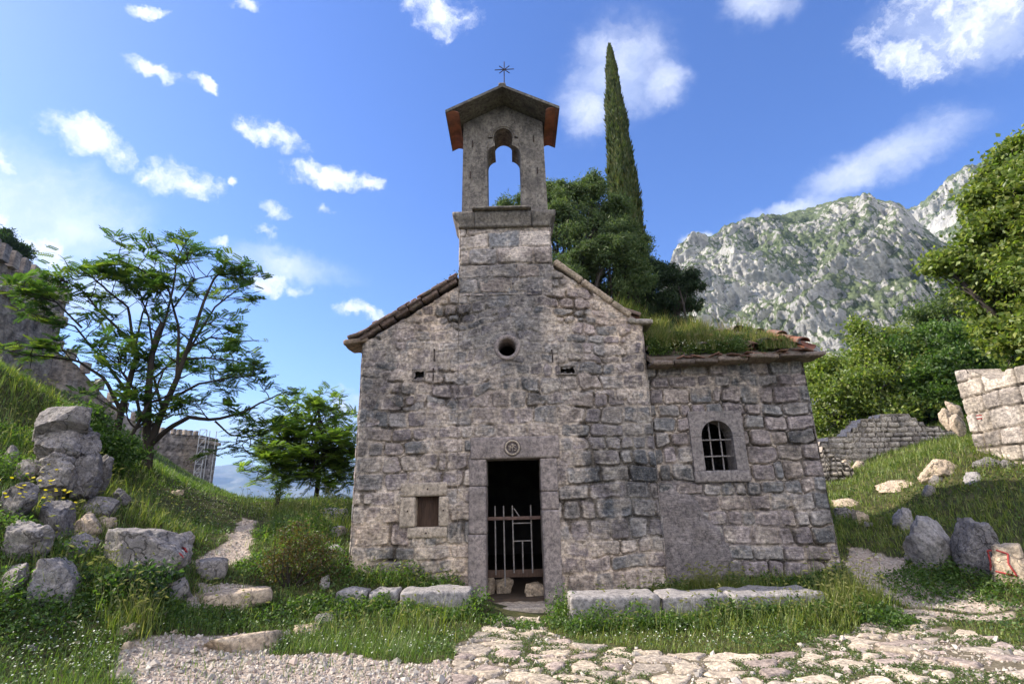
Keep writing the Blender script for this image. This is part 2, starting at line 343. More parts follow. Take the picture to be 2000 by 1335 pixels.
ANCH = [at_d(*a) for a in ANCH_PX] + [np.array(a, float) for a in [
    (-1, 4, 0), (1, 4, 0), (3, 4, 0), (6, 4, 0), (-1, 6, .01), (1, 6, 0), (3, 6, 0), (5, 6, .0), (0, 7.2, .0), (2, 7.1, 0), (4, 7.1, .01), (7, 6.3, .08), (9, 5.5, .15), (0, 1, 0), (5, 0, 0), (-3.3, 5.2, .07), (-2, 5.8, .03), (-3, 2, .1), (0, -6, 0), (8, -6, .3),
    (-2.4, 8.2, .42), (0, 8.4, .0), (-0.9, 8.1, .25), (2.2, 8.2, .2), (3.6, 8.2, .25), (5.0, 8.4, .36), (-2.9, 7.9, .35), (0, 12, .5), (4, 12, .7), (0, 18, 1.2), (5, 18, 1.4), (0, 28, .5), (8, 32, 2.5), (14, 6, 1.6), (12, 1, .8), (16, -4, 1.2), (14, 45, 4),
    (-9.5, 3.5, 3.4), (-13, 4.5, 6.8), (-17, 6, 8.8), (-20, -2, 10), (-11, -2, 5.0), (-6.2, 3.0, 1.3), (-5, 0, .7), (-15, -10, 7), (-24, 20, 8), (-4, 24, 0.2), (-8, 30, -1.5), (-2, 45, -6), (-14, 42, -1), (-22, 36, 3.4), (-5, 60, -12), (-60, 30, 14), (-60, -30, 14), (60, -30, 3), (60, 60, 8), (0, -60, -2)]]  # leading anchors: unseen hill left of view, raised to shade the left foreground
ANCH = np.array(ANCH)
def _tpsk(r2): return np.where(r2 > 1e-9, 0.5 * r2 * np.log(np.maximum(r2, 1e-9)), 0)
_A = ANCH[:, :2]; _n = len(_A)
_K = _tpsk(((_A[:, None] - _A[None]) ** 2).sum(-1)) + np.eye(_n) * 0.15
_P = np.c_[np.ones(_n), _A]
TPW = np.linalg.solve(np.block([[_K, _P], [_P.T, np.zeros((3, 3))]]), np.r_[ANCH[:, 2], 0, 0, 0])
def ground(x, y, rough=True):
    x = np.atleast_1d(np.asarray(x, float)).ravel(); y = np.atleast_1d(np.asarray(y, float)).ravel(); out = np.empty(len(x))
    for s in range(0, len(x), 40000):
        X, Y = np.clip(x[s:s + 40000], -70, 70), np.clip(y[s:s + 40000], -60, 70)
        r2 = (X[:, None] - _A[None, :, 0]) ** 2 + (Y[:, None] - _A[None, :, 1]) ** 2
        out[s:s + 40000] = _tpsk(r2) @ TPW[:_n] + TPW[_n] + TPW[_n + 1] * X + TPW[_n + 2] * Y
    if rough:
        p = p3(x, y); wild = sstep(0.15, 0.8, out)
        out = out + (fbm(p, 0.9, 4, 3) - 0.5) * (0.04 + 0.22 * wild) + (fbm(p, 6.0, 3, 5) - 0.5) * (0.02 + 0.05 * wild)
    far = np.hypot(x, y)
    out = out - 215 * sstep(62, 300, far) * (0.6 + 0.4 * sstep(-0.2, 0.4, -x / (far + 1)))
    return out
def gz(x, y): return float(ground([x], [y])[0])
_T = np.geomspace(2.5, 75, 700)
def on_ground(px, py):
    d = ray(px, py); d = d / math.hypot(d[0], d[1]); P = CAM[None] + d[None] * _T[:, None]
    below = np.nonzero(P[:, 2] < ground(P[:, 0], P[:, 1]))[0]
    return P[below[0]] if len(below) else P[-1]
def gpoly(pts): return np.array([on_ground(*p)[:2] for p in pts])
def inside(poly, x, y):
    r = np.zeros(len(x), bool); n = len(poly)
    for i in range(n):
        (x0, y0), (x1, y1) = poly[i], poly[(i + 1) % n]
        c = ((y0 > y) != (y1 > y)); xx = (x1 - x0) * (y - y0) / (y1 - y0 + 1e-12) + x0; r ^= c & (x < xx)
    return r
PAVE = gpoly([(920, 1245), (945, 1222), (1000, 1208), (1050, 1206), (1095, 1238), (1180, 1262), (1330, 1278), (1500, 1275), (1560, 1262), (1640, 1242), (1720, 1208), (1790, 1196), (1870, 1228), (2000, 1268), (2200, 1300), (2300, 1420), (860, 1420), (880, 1300), (895, 1262)])
GRAVEL = [gpoly(p) for p in (
    [(255, 1420), (240, 1265), (290, 1238), (370, 1240), (440, 1243), (560, 1238), (510, 1280), (640, 1278), (820, 1305), (900, 1285), (960, 1420)],
    [(375, 1168), (385, 1140), (480, 1140), (520, 1160), (380, 1190)],
    [(385, 1105), (400, 1085), (430, 1068), (455, 1035), (475, 1012), (505, 1020), (490, 1050), (490, 1088)],
    [(1652, 1068), (1700, 1078), (1790, 1108), (1870, 1142), (1960, 1172), (2000, 1186), (1900, 1192), (1760, 1182), (1700, 1152), (1655, 1125)],
    [(1700, 1205), (1990, 1205), (1990, 1192), (1740, 1185)])]
def warped(x, y, amp=0.12):
    p = p3(x, y); return x + (fbm(p, 3.0, 4, 21) - 0.5) * 2 * amp, y + (fbm(p, 3.0, 4, 31) - 0.5) * 2 * amp
def masks(x, y):
    X, Y = warped(x, y, 0.14); pv = inside(PAVE, X, Y); gv = np.zeros(len(x), bool)
    for g in GRAVEL: gv |= inside(g, X, Y)
    bl = (y > 8.35) & (y < 15.6) & (x > -2.55) & (x < 2.25) | (y > 8.5) & (y < 11.1) & (x > 2.2) & (x < 4.92)
    return pv, gv & ~pv, bl
def axis_pts(parts):
    r = [np.arange(a, b, s) for a, b, s in parts]; return np.concatenate(r + [[parts[-1][1]]])
gx = axis_pts([(-9000, -1000, 2000), (-1000, -200, 80), (-200, -60, 10), (-60, -24, 1.2), (-24, -10, 0.25), (-10, 10, 0.055), (10, 20, 0.2), (20, 60, 1.2), (60, 200, 10), (200, 1000, 80), (1000, 9000, 2000)])
gy = axis_pts([(-9000, -1000, 2000), (-1000, -200, 80), (-200, -40, 8), (-40, 0, 0.8), (0, 4.4, 0.2), (4.4, 15.5, 0.055), (15.5, 26, 0.16), (26, 70, 0.7), (70, 200, 10), (200, 1000, 80), (1000, 9000, 2000)])
GX, GY = np.meshgrid(gx, gy, indexing='ij'); X, Y = GX.ravel(), GY.ravel(); Zt = ground(X, Y)
pv, gv, bl = masks(X, Y)
Zt = np.where(bl, np.minimum(Zt, 0.0), Zt)
pp = p3(X, Y); nz = fbm(pp, 2.0, 5, 41); nf = fbm(pp, 14.0, 3, 43)
col = np.array([0.055, 0.060, 0.026])[None] * (0.65 + 0.8 * nz)[:, None] + np.array([0.05, 0.035, 0.02])[None] * sstep(0.5, 0.72, nf)[:, None]
gcol = np.array([0.42, 0.365, 0.315])[None] * (0.75 + 0.5 * nf)[:, None] * np.array([1, .96, .95])[None]
col = np.where(gv[:, None], gcol, col); col = np.where(pv[:, None], np.array([0.17, 0.145, 0.105])[None] * (0.6 + 0.8 * nf)[:, None], col)
far = np.hypot(X, Y)
m_ground, t = new_mat('ground_soil'); P = t.n('ShaderNodeNewGeometry').outputs['Position']; c = t.n('ShaderNodeVertexColor', layer_name='Col').outputs[0]
n1 = t.noise(P, 22, 6, 0.7); n2 = t.noise(P, 90, 3, 0.6)
c = t.mix(t.ramp(n1, 0.3, 0.7), t.mix(1.0, c, (0.62, 0.6, 0.58), 'MULTIPLY'), t.mix(1.0, c, (1.3, 1.3, 1.3), 'MULTIPLY'))
finish(m_ground, t, c, 0.95, t.math('ADD', n1, t.math('MULTIPLY', n2, 0.6)), 0.8, 0.02, 0.1)
o = link('ground', mesh_np(np.stack([X, Y, Zt], -1), grid_faces(len(gx), len(gy)), col, m_ground, True)); tag(o, 'grassy hillside with a worn gravel path around the chapel', 'ground', kind='structure')

# ------------------------------------------------------------------ masonry
PAL = np.array([(0.222, 0.196, 0.196), (0.215, 0.206, 0.203), (0.145, 0.15, 0.158), (0.27, 0.235, 0.215), (0.33, 0.295, 0.265), (0.18, 0.16, 0.168)])
MORTAR = np.array([0.43, 0.375, 0.32])
def layout(u, v, seed, rh, bw, rough=0.04, vmin=-1.0, vmax=8.0):
    """irregular coursed blocks: distance to the block's edge, block number, block size"""
    r = np.random.default_rng(seed); p = p3(u, v)
    U = u + (fbm(p, 1.7, 3, seed + 1) - 0.5) * rough * 3 + (fbm(p, 7, 3, seed + 2) - 0.5) * rough * 1.6
    W = v + (fbm(p, 1.1, 3, seed + 3) - 0.5) * rough * 4 + (fbm(p, 6, 3, seed + 4) - 0.5) * rough * 1.6
    rows = [vmin]
    while rows[-1] < vmax: rows.append(rows[-1] + r.uniform(*rh))
    rows = np.array(rows); ri = np.clip(np.searchsorted(rows, W) - 1, 0, len(rows) - 2)
    d = np.zeros(len(u)); bid = np.zeros(len(u), np.int64); base = 0
    umin, umax = U.min() - 0.5, U.max() + 0.5
    for k in range(len(rows) - 1):
        cuts = [umin - r.uniform(0, 0.4)]
        while cuts[-1] < umax: cuts.append(cuts[-1] + r.uniform(*bw) * (1.0 if r.random() < 0.8 else 0.6))
        cuts = np.array(cuts); m = ri == k
        if m.any():
            x, z = U[m], W[m]; ci = np.clip(np.searchsorted(cuts, x) - 1, 0, len(cuts) - 2)
            a = np.minimum(x - cuts[ci], cuts[ci + 1] - x); b = np.minimum(z - rows[k], rows[k + 1] - z); rc = 0.06
            corner = (a < rc) & (b < rc); dd = np.minimum(a, b)
            dd = np.where(corner, rc - np.sqrt(np.maximum(rc - a, 0) ** 2 + np.maximum(rc - b, 0) ** 2), dd)
            d[m] = dd; bid[m] = base + ci
        base += len(cuts)
    return d, bid
def masonry(u, v, seed, rh=(0.22, 0.33), bw=(0.26, 0.62), joint=0.016, smear=0.35, rubble_from=None, weights=(3, 3, 2, 1.6, 0.8, 2.0), deep=0.03, shade=None, pal=PAL, mortar=MORTAR, rough=0.042):
    d, bid = layout(u, v, seed, rh, bw, rough)
    p = p3(u, v)
    if rubble_from is not None:
        d2, b2 = layout(u, v, seed + 50, (0.12, 0.24), (0.16, 0.42), rough * 1.5)
        k = sstep(-0.25, 0.25, v - rubble_from + (fbm(p, 1.2, 3, seed + 9) - 0.5) * 2.2) > 0.5
        d = np.where(k, d2, d); bid = np.where(k, b2 + 5000, bid); smear_f = smear + np.where(k, 0.22, 0)
    else: smear_f = smear
    r = np.random.default_rng(seed + 5); nb = int(bid.max()) + 1
    off = r.uniform(-0.016, 0.012, nb)[bid]; wts = np.array(weights, float); wts /= wts.sum()
    kind = r.choice(len(pal), nb, p=wts); c = pal[kind] * r.uniform(0.8, 1.2, nb)[:, None]; c = c[bid]
    jw = joint * (0.4 + 1.5 * fbm(p, 5, 3, seed + 6))
    n1 = fbm(p, 9, 4, seed + 7); n2 = fbm(p, 38, 3, seed + 8)
    prof = sstep(0, 0.022, d - jw * 0.5)
    h = prof * (deep * .45 + off * .6 + (n1 - 0.5) * 0.022 + (n2 - 0.5) * 0.014) - (1 - prof) * (0.008 + 0.012 * n2)
    sm = sstep(0.5, 0.66, fbm(p, 1.5, 5, seed + 11, 0.6) + (smear_f - 0.35) * 0.5)
    h = h * (1 - 0.75 * sm) + sm * (0.022 + (n1 - 0.5) * 0.05 + (n2 - 0.5) * 0.02) * 0.75
    mc = mortar[None] * (0.62 + 0.75 * fbm(p, 12, 4, seed + 12))[:, None]
    f = np.clip((1 - prof) * (.25 + .7 * sstep(.4, .62, fbm(p, 1.3, 4, seed + 20))) + sm * sstep(0.40, 0.66, fbm(p, 7, 5, seed + 13, .62)) * 0.8, 0, 1)[:, None]
    c = c * (1 - .45 * sstep(.45, .7, fbm(p, 2.2, 5, seed + 15, .6)))[:, None] + (mortar * .5)[None] * (.45 * sstep(.5, .7, fbm(p, 3.1, 5, seed + 16, .62)))[:, None]
    col = c * (0.62 + 0.8 * fbm(p, 16, 4, seed + 17, .6))[:, None] * (1 - f) + mc * f
    gap = ((1 - prof) * sstep(0.60, 0.68, fbm(p, 2.6, 3, seed + 14)))          # open joints, really recessed
    h = h - gap * 0.035; col = col * (1 - 0.55 * gap)[:, None]
    crk = sstep(.010, .003, np.abs(d - jw * .35)) * sstep(.46, .56, fbm(p, 2.2, 4, seed + 21)) * (1 - sm)          # shrinkage cracks along the joints
    arr = sstep(.012, .03, d - jw) * sstep(.06, .035, d - jw) * sstep(.45, .6, fbm(p, 5, 3, seed + 22))             # pale highlight painted along the block arrises
    col = col * (1 - .72 * crk)[:, None] + np.array((.42, .38, .34))[None] * (.30 * arr)[:, None]; h = h - .02 * crk
    spl = sstep(.53, .68, fbm(p, 3.4, 6, seed + 18, .68)) * sstep(.36, .58, fbm(p, .9, 3, seed + 19))       # lime and lichen crusts
    col = col * (1 - .55 * spl)[:, None] + np.array((.47, .425, .365))[None] * (.55 * spl * (.65 + .7 * n2))[:, None]
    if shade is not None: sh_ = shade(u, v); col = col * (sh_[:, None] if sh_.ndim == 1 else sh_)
    return h, col
def wall_sheet(u0, u1, bot, top, O, U, N, res, seed, holes=(), mat=None, fade=True, **kw):
    """one face of masonry: u runs along U, v is world z; holes are (u0,u1,v0,v1) or ('o',u,v,r)"""
    O, U, N = (np.asarray(a, float) for a in (O, U, N)); nu = int((u1 - u0) / res) + 2; u = np.linspace(u0, u1, nu)
    tf = top if callable(top) else (lambda x: np.full(len(x), top)); tv = tf(u); nv = int((tv.max() - bot) / res) + 2
    s = np.linspace(0, 1, nv); uu = np.repeat(u, nv); vv = (bot + (tv - bot)[:, None] * s[None]).ravel()
    h, c = masonry(uu, vv, seed, **kw)
    if fade:
        e = np.minimum(uu - u0, u1 - uu); h = h * sstep(0.0, 0.05, e) - 0.035 * (1 - sstep(0, 0.05, e)) * fbm(p3(uu, vv), 4, 3, seed + 77)
    P = O[None] + uu[:, None] * U[None] + h[:, None] * N[None]; P[:, 2] += vv
    cu = (u[:-1] + u[1:]) / 2; cu = np.repeat(cu[:, None], nv - 1, 1); vg = vv.reshape(nu, nv); cv = (vg[:-1, :-1] + vg[1:, 1:]) / 2
    m = np.ones_like(cu, bool)
    for q in holes:
        if q[0] == 'o': m &= (cu - q[1]) ** 2 + (cv - q[2]) ** 2 > q[3] ** 2
        elif q[1] - q[0] < .3: wu, wv = cu + ((fbm(p3(cu.ravel(), cv.ravel()), 14, 3, 88) - .5) * .12).reshape(cu.shape), cv + ((fbm(p3(cu.ravel(), cv.ravel()), 14, 3, 89) - .5) * .12).reshape(cu.shape); m &= ~((wu > q[0]) & (wu < q[1]) & (wv > q[2]) & (wv < q[3]))
        else: m &= ~((cu > q[0]) & (cu < q[1]) & (cv > q[2]) & (cv < q[3]))
    f = grid_faces(nu, nv, m)
    if np.dot(np.cross(U, (0, 0, 1)), N) < 0: f = f[:, ::-1]
    return P, f, c

# ------------------------------------------------------------------ chapel
D = 8.4; XL, XR = -2.53, 2.23; YB = 15.4; AX, AY, AYB = 4.90, 8.52, 11.0
chapel = thing('chapel', 'old stone chapel with a bell gable over its door and a lower annex', 'chapel', (-0.15, D, 0))
def part(name, me, parent=chapel): return world_child(name, me, parent)
RIDGE, EAVE = 5.62, 4.10
def gable(x):
    x = np.asarray(x, float); l = EAVE + (x - XL) / (-0.87 - XL) * (5.14 - EAVE); r = 4.36 + (XR - x) / (XR - 0.72) * (5.44 - 4.36)
    return np.where(x < -0.9, l, np.where(x > 0.76, r, 5.5)) - 0.03
DOOR = (-0.56, 0.50, -1, 2.25)
fm = MB()
def fade_left(u, v):                                   # stains: grey crust down the middle and at the right, warm stone in the gable and lower left
    p = p3(u, v); a = u + (fbm(p, 1.3, 3, 91) - .5) * .9; b = v + (fbm(p, 1.1, 3, 92) - .5) * 1.0
    dk = np.maximum(sstep(.95, .55, np.abs(a + .05)) * sstep(3.3, 4.1, b), .9 * sstep(.8, 1.3, a) * sstep(.7, 1.3, b) * sstep(3.4, 2.6, b)); dk = np.maximum(dk, .7 * sstep(-1.9, -2.2, a) * sstep(.8, 1.4, b))
    wm = sstep(3.9, 4.4, b) * sstep(.8, 1.1, np.abs(a + .05)) + sstep(2.0, .8, b) * sstep(.2, -1.0, a) + .6 * sstep(1.3, .5, b)
    dk = dk[:, None] * (1 - np.clip(wm, 0, 1))[:, None]; wm = np.clip(wm, 0, 1)[:, None]
    return (1 - dk * np.array((.42, .38, .33))) * (1 + wm * np.array((.30, .23, .14)))
front = dict(seed=11, rh=(0.20, 0.31), bw=(0.24, 0.56), rubble_from=3.0, smear=0.40, shade=fade_left, weights=(3.2, 2.6, 2.2, 1.5, 0.7, 2.2))
fm.add(*wall_sheet(XL, XR, -0.3, gable, (0, D, 0), (1, 0, 0), (0, -1, 0), 0.0115,
       holes=[DOOR, (-1.66, -1.12, 1.10, 1.66), ('o', -0.085, 3.955, 0.17), (-1.63, -1.48, 3.46, 3.58), (0.80, 1.02, 3.50, 3.58)], **front))
for (a, b, z0, z1) in ((-1.63, -1.48, 3.46, 3.58), (0.80, 1.02, 3.50, 3.58)):       # putlog holes
    V, F = rbox((b - a + .06, 0.02, z1 - z0 + .08), 0.004, 0.05, 0); fm.add(V + np.array(((a + b) / 2, D + .2, z0 - .04)), F, (.09, .08, .075))
    for sx, px in ((0.02, a - .02), (0.02, b + .02)):
        V, F = rbox((sx, .24, z1 - z0 + .1), 0.004, 0.05, 0); fm.add(V + np.array((px, D + .09, z0 - .05)), F, (.2, .18, .16))
    for pz in (z0 - .04, z1 + .02):
        V, F = rbox((b - a + .08, .24, .02), 0.004, 0.05, 0); fm.add(V + np.array(((a + b) / 2, D + .09, pz)), F, (.2, .18, .16))
part('front_wall', fm.mesh(M['wall'], True))
part('side_wall', MB().add(*wall_sheet(D, YB, -0.5, EAVE, (XL, 0, 0), (0, 1, 0), (-1, 0, 0), 0.035, 21)).mesh(M['wall'], True))
part('side_wall', MB().add(*wall_sheet(D, YB, -0.5, EAVE + .2, (XR, 0, 0), (0, 1, 0), (1, 0, 0), 0.035, 22)).mesh(M['wall'], True))
part('back_wall', MB().add(*wall_sheet(XL, XR, -0.5, lambda x: np.minimum(5.6 - np.abs(x + .15) * .62, 5.5), (0, YB, 0), (1, 0, 0), (0, 1, 0), 0.04, 23)).mesh(M['wall'], True))
# inner faces of the nave, dark because only the door lets light in
im = MB()
def slab(mb, x0, x1, y0, y1, z0, z1, col=(1, 1, 1)):
    V, F = rbox((x1 - x0, y1 - y0, z1 - z0), 0.003, 0.8, 0); mb.add(V + np.array(((x0 + x1) / 2, (y0 + y1) / 2, z0)), F, col)
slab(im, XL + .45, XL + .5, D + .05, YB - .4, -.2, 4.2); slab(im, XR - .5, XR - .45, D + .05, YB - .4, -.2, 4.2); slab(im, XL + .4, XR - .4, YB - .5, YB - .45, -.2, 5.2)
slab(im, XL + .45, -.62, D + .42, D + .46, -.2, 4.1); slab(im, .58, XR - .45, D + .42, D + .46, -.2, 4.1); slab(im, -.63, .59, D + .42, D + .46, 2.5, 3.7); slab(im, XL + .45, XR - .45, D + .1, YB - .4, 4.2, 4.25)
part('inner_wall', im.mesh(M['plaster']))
V, F = rbox((4.4, 6.6, .12), .01, .2, .015, 3, 3); part('floor_slab', MB().add(V + np.array((-.15, 11.9, -.03)), F).mesh(M['soil_slit']))

# roofs --------------------------------------------------------------
def barrel_tiles(mb, origin, along, down, n_along, n_down, w=0.19, ln=0.36, seed=0, miss=0.1, cols=((0.33, .13, .08), (.26, .12, .08), (.2, .14, .11))):
    """half-round clay tiles laid in rows down a slope"""
    r = np.random.default_rng(seed); A, Dn = np.array(along, float), np.array(down, float); N = np.cross(A, Dn); N = N / np.linalg.norm(N) * (1 if np.cross(A, Dn)[2] > 0 else -1)
    th = np.linspace(0, math.pi, 7)
    for i in range(n_along):
        for j in range(n_down):
            if r.random() < miss: continue
            for flip in (0, 1):
                rad = w * 0.5; c0 = np.array(origin) + A * (i + (0.5 if flip else 0)) * w * 1.12 + Dn * (j * ln) + N * (0.06 if not flip else 0.02 + .02)
                c0 = c0 + r.normal(0, .008, 3); tilt = r.normal(0, .03)
                cs = np.cos(th) * rad; sn = np.sin(th) * rad * 0.75 * (1 if not flip else -1)
                ring = lambda q, k: c0 + q + cs[:, None] * k * A + (sn[:, None] * k) * N
                a0, a1 = ring(-0.0 * Dn, .86), ring(Dn * (ln + .06) + N * (.02 + tilt), 1.05); t_ = N * -.014
                V = np.concatenate([a0, a1, a0 + t_, a1 + t_]); m = 7; F = []
                for k in range(6): F += [(k, k + 1, m + k + 1, m + k), (2 * m + k, 3 * m + k, 3 * m + k + 1, 2 * m + k + 1), (m + k, m + k + 1, 3 * m + k + 1, 3 * m + k)]
                mb.add(V, np.array(F), np.array(cols[r.integers(len(cols))]) * r.uniform(.75, 1.2))
m_tiles, t = new_mat('clay_tiles'); P = t.n('ShaderNodeNewGeometry').outputs['Position']; c = t.n('ShaderNodeVertexColor', layer_name='Col').outputs[0]
n1 = t.noise(P, 9, 6, .65); c = t.mix(t.ramp(n1, .5, .68), c, (.17, .16, .14)); finish(m_tiles, t, c, .9, n1, .5, .006)
SL = math.hypot(2.75, 1.45)
def roof_slab(x0, z0, x1, z1, y0, y1, th=0.1):
    P = np.array([(x0, y0, z0), (x1, y0, z1), (x1, y1, z1), (x0, y1, z0)], float); V = np.concatenate([P, P + np.array((0, 0, th))])
    return V, np.array([(0, 1, 2, 3), (7, 6, 5, 4), (0, 4, 5, 1), (1, 5, 6, 2), (2, 6, 7, 3), (3, 7, 4, 0)])
rm = MB(); rm.add(*roof_slab(XL - .2, EAVE + .0, -.15, 5.44, D + .3, YB + .1), (.2, .15, .12)); rm.add(*roof_slab(-.15, 5.44, XR + .12, 4.32, D + .3, YB + .1), (.2, .15, .12))
dl = np.array((XL - .2 + .15, 0, EAVE - 5.44)); dl /= np.linalg.norm(dl); dr = np.array((XR + .27, 0, 4.32 - 5.44)); dr /= np.linalg.norm(dr)
barrel_tiles(rm, (-.2, D + .35, 5.55), (0, 1, 0), dl, 32, 7, seed=4); barrel_tiles(rm, (-.1, D + .35, 5.55), (0, 1, 0), dr, 32, 7, seed=5)
part('roof', rm.mesh(m_tiles))
# left verge: rough slabs with broken tiles lying on them
vm = MB(); r = np.random.default_rng(5); P0 = np.array((-.92, 0, 5.16)); P1 = np.array((XL - .02, 0, EAVE + .03)); ang = math.atan2(P0[2] - P1[2], P0[0] - P1[0])
for layer, (n, th, pro, cc) in enumerate(((6, .07, .05, (.2, .15, .13)), (8, .05, .10, (.17, .13, .115)), (10, .035, .07, (.24, .15, .115)))):
    cut = np.sort(np.r_[0, (np.arange(1, n) + r.uniform(-.3, .3, n - 1)) / n, 1])
    for a, b in zip(cut[:-1], cut[1:]):
        L = np.linalg.norm(P1 - P0) * (b - a); q = P0 + (P1 - P0) * (a + b) / 2
        V, F = rbox((L - .012, .55, th * r.uniform(.8, 1.2)), .018, .05, .014, 9, int(r.integers(99))); V = euler_apply(V, (0, -ang + r.normal(0, .02), 0))
        vm.add(V + q + np.array((0, D + .275 - pro - r.uniform(0, .04), (.0, .075, .125)[layer] + r.normal(0, .006))), F, np.array(cc) * r.uniform(.7, 1.3))
V, F = rbox((.42, .6, .10), .04, .04, .02, 7, 8); vm.add(euler_apply(V, (0, -.12, 0)) + np.array((XL - .10, D + .25, EAVE - .02)), F, (.26, .2, .15))
V, F = rbox((.34, .6, .08), .03, .04, .02, 7, 9); vm.add(euler_apply(V, (0, -.3, 0)) + np.array((XL - .08, D + .22, EAVE + .10)), F, (.2, .15, .12))
m_verge = stone_mat('verge_stone', lichen=.3, dark=.45, scale=1.4, green=.25); part('left_verge', vm.mesh(m_verge, True))
# right coping: long pale stones
cm = MB(); P0 = np.array((.74, 0, 5.47)); P1 = np.array((2.0, 0, 4.42)); ang = math.atan2(P0[2] - P1[2], P1[0] - P0[0])
for a, b in ((0, .37), (.37, .76), (.76, 1.0)):
    L = np.linalg.norm(P1 - P0) * (b - a); q = P0 + (P1 - P0) * (a + b) / 2; V, F = rbox((L - .01, .5, .11), .025, .04, .012, 6, int(a * 90)); cm.add(euler_apply(V, (0, ang, 0)) + q + np.array((0, D + .19, 0)), F, (.40, .33, .25))
V, F = rbox((.42, .5, .09), .03, .04, .015, 6, 3); cm.add(euler_apply(V, (0, .05, 0)) + np.array((2.19, D + .18, 4.31)), F, (.36, .33, .29))
part('right_coping', cm.mesh(m_verge, True))

# door frame ---------------------------------------------------------
df = thing('door_frame', None, None, (0, 0, 0)); df.parent = chapel; df.matrix_parent_inverse = Matrix.Translation(chapel.location).inverted(); df['wchild'] = 1
def block(name, x0, x1, y0, y1, z0, z1, mat, parent, seed=0, r=.014, amp=.006, res=.035):
    V, F = rbox((x1 - x0, y1 - y0, z1 - z0), r, res, amp, 9, seed); return part(name, MB().add(V + np.array(((x0 + x1) / 2, (y0 + y1) / 2, z0)), F).mesh(mat, True), parent)
FY = D - .05
for k, (a, b) in enumerate(((-.1, 1.02), (1.022, 1.72), (1.722, 2.13))): block('jamb', -.735 + .008 * k, -.462 + .008 * k, FY + .004 * k, D + .5, a, b, M['frame'], df, k)
for k, (a, b) in enumerate(((-.1, 1.35), (1.352, 1.62), (1.622, 2.125))): block('jamb', .395, .665, FY + .003 * k, D + .5, a, b, M['frame'], df, 10 + k)
lintel = block('lintel', -.70, .71, FY - .004, D + .5, 2.132, 2.472, M['frame'], df, 20)
block('threshold', -.60, .52, D - .28, D + .5, -.12, .045, M['frame_pale'], df, 21, .03, .014)
em = MB(); EC = np.array((-.035, FY - .006, 2.298)); th = np.linspace(0, 2 * math.pi, 41)
fd = MB(); fd.add(np.concatenate([[EC + (0, -.003, 0)], np.stack([EC[0] + .135 * np.cos(th[:-1]), np.full(40, EC[1] - .0025), EC[2] + .135 * np.sin(th[:-1])], -1)]), np.array([(0, 1 + k, 1 + (k + 1) % 40) for k in range(40)]))
part('shaded_field', fd.mesh(stone_mat('grime_and_shade_stone', base=((.13, .11, .11), (.075, .065, .068)), lichen=.1, dark=.4)), df)  # flat dark disc: the recess's grime and shade put into its colour
for rr, tr in ((.108, .016),): em.add(*tube(np.stack([EC[0] + rr * np.cos(th), np.full(41, EC[1] - .006), EC[2] + rr * np.sin(th)], -1), tr, 6))
def stroke(pts, w=.0075): em.add(*tube([(EC[0] + x, EC[1] - .006, EC[2] + z) for x, z in pts], w, 6))
stroke([(-.050, -.038), (-.050, .036)]); stroke([(-.026, -.038), (-.026, .036)]); stroke([(.004, -.055), (.004, .060)]); stroke([(-.026, .0), (.004, .0)]); stroke([(-.018, .045), (.028, .045)]); stroke([(-.026, -.038), (-.044, -.042)], .005)
stroke([(.052 + .02 * math.cos(a) - .012, .018 + .02 * math.sin(a)) for a in np.linspace(.5, 4.7, 9)] + [(.04 + .02 * math.cos(a), -.022 + .02 * math.sin(a)) for a in np.linspace(1.57, -2.6, 9)], .0065)
part('carved_emblem', em.mesh(M['frame_pale'], True), df)
r = np.random.default_rng(3)       # worn illegible letters left and right of the emblem
for x0, x1 in ((-.55, -.20), (.14, .55)):
    x = x0; ins = MB()
    while x < x1:
        for q in range(int(r.integers(1, 3))):
            z0 = 2.27 + r.uniform(-.004, .004); ins.add(*tube([(x + r.uniform(-.006, .006), FY - .004, z0 - .035), (x + r.uniform(-.006, .01), FY - .004, z0 + .035)], .0045, 5)); x += .016
        if r.random() < .6: z0 = 2.27 + r.choice((-.03, 0, .03)); ins.add(*tube([(x - .034, FY - .004, z0), (x - .008, FY - .004, z0)], .004, 5))
        x += .022
    part('worn_inscription', ins.mesh(M['frame'], True), df)

# iron gate ----------------------------------------------------------
gate = thing('gate', None, None, (0, 0, 0)); gate.parent = chapel; gate.matrix_parent_inverse = Matrix.Translation(chapel.location).inverted(); gate['wchild'] = 1
GY_ = D + .30
def gp(cx, cy): p = at_y(600 + cx / 2.697, 840 + cy / 2.697, GY_); return (p[0], GY_, p[2])
def bar(name, a, b, rad, mat, n=6, parent=gate): return part(name, MB().add(*tube([a, b], rad, n)).mesh(mat, True), parent)
for x, y0, y1, x1 in ((989, 397, 760, 994), (1034, 397, 822, 1043), (1080, 395, 750, 1090), (1177, 392, 750, 1188), (1134, 582, 750, 1138)): bar('upright_bar', gp(x, y0), gp(x1, y1), .012, M['iron_grey'])
for a, b in (((1083, 489), (1185, 487)), ((1088, 583), (1186, 580)), ((1088, 410), (1130, 470))): bar('cross_bar', gp(*a), gp(*b), .010, M['iron_grey'])
p = gp(945, 466); q = gp(1236, 464)
V, F = rbox((q[0] - p[0] + .06, .03, .05), .004, .1, .002); part('top_rail', MB().add(V + np.array(((p[0] + q[0]) / 2, GY_ - .022, p[2] - .02)), F).mesh(plain_mat('rusty_rail', (.16, .10, .085), (.09, .06, .055), 14, .8)), gate)
p = gp(945, 755); V, F = rbox((q[0] - p[0] + .1, .05, .11), .01, .1, .006); part('bottom_board', MB().add(V + np.array(((p[0] + q[0]) / 2, GY_ + .03, p[2] - .06)), F).mesh(M['wood']), gate)

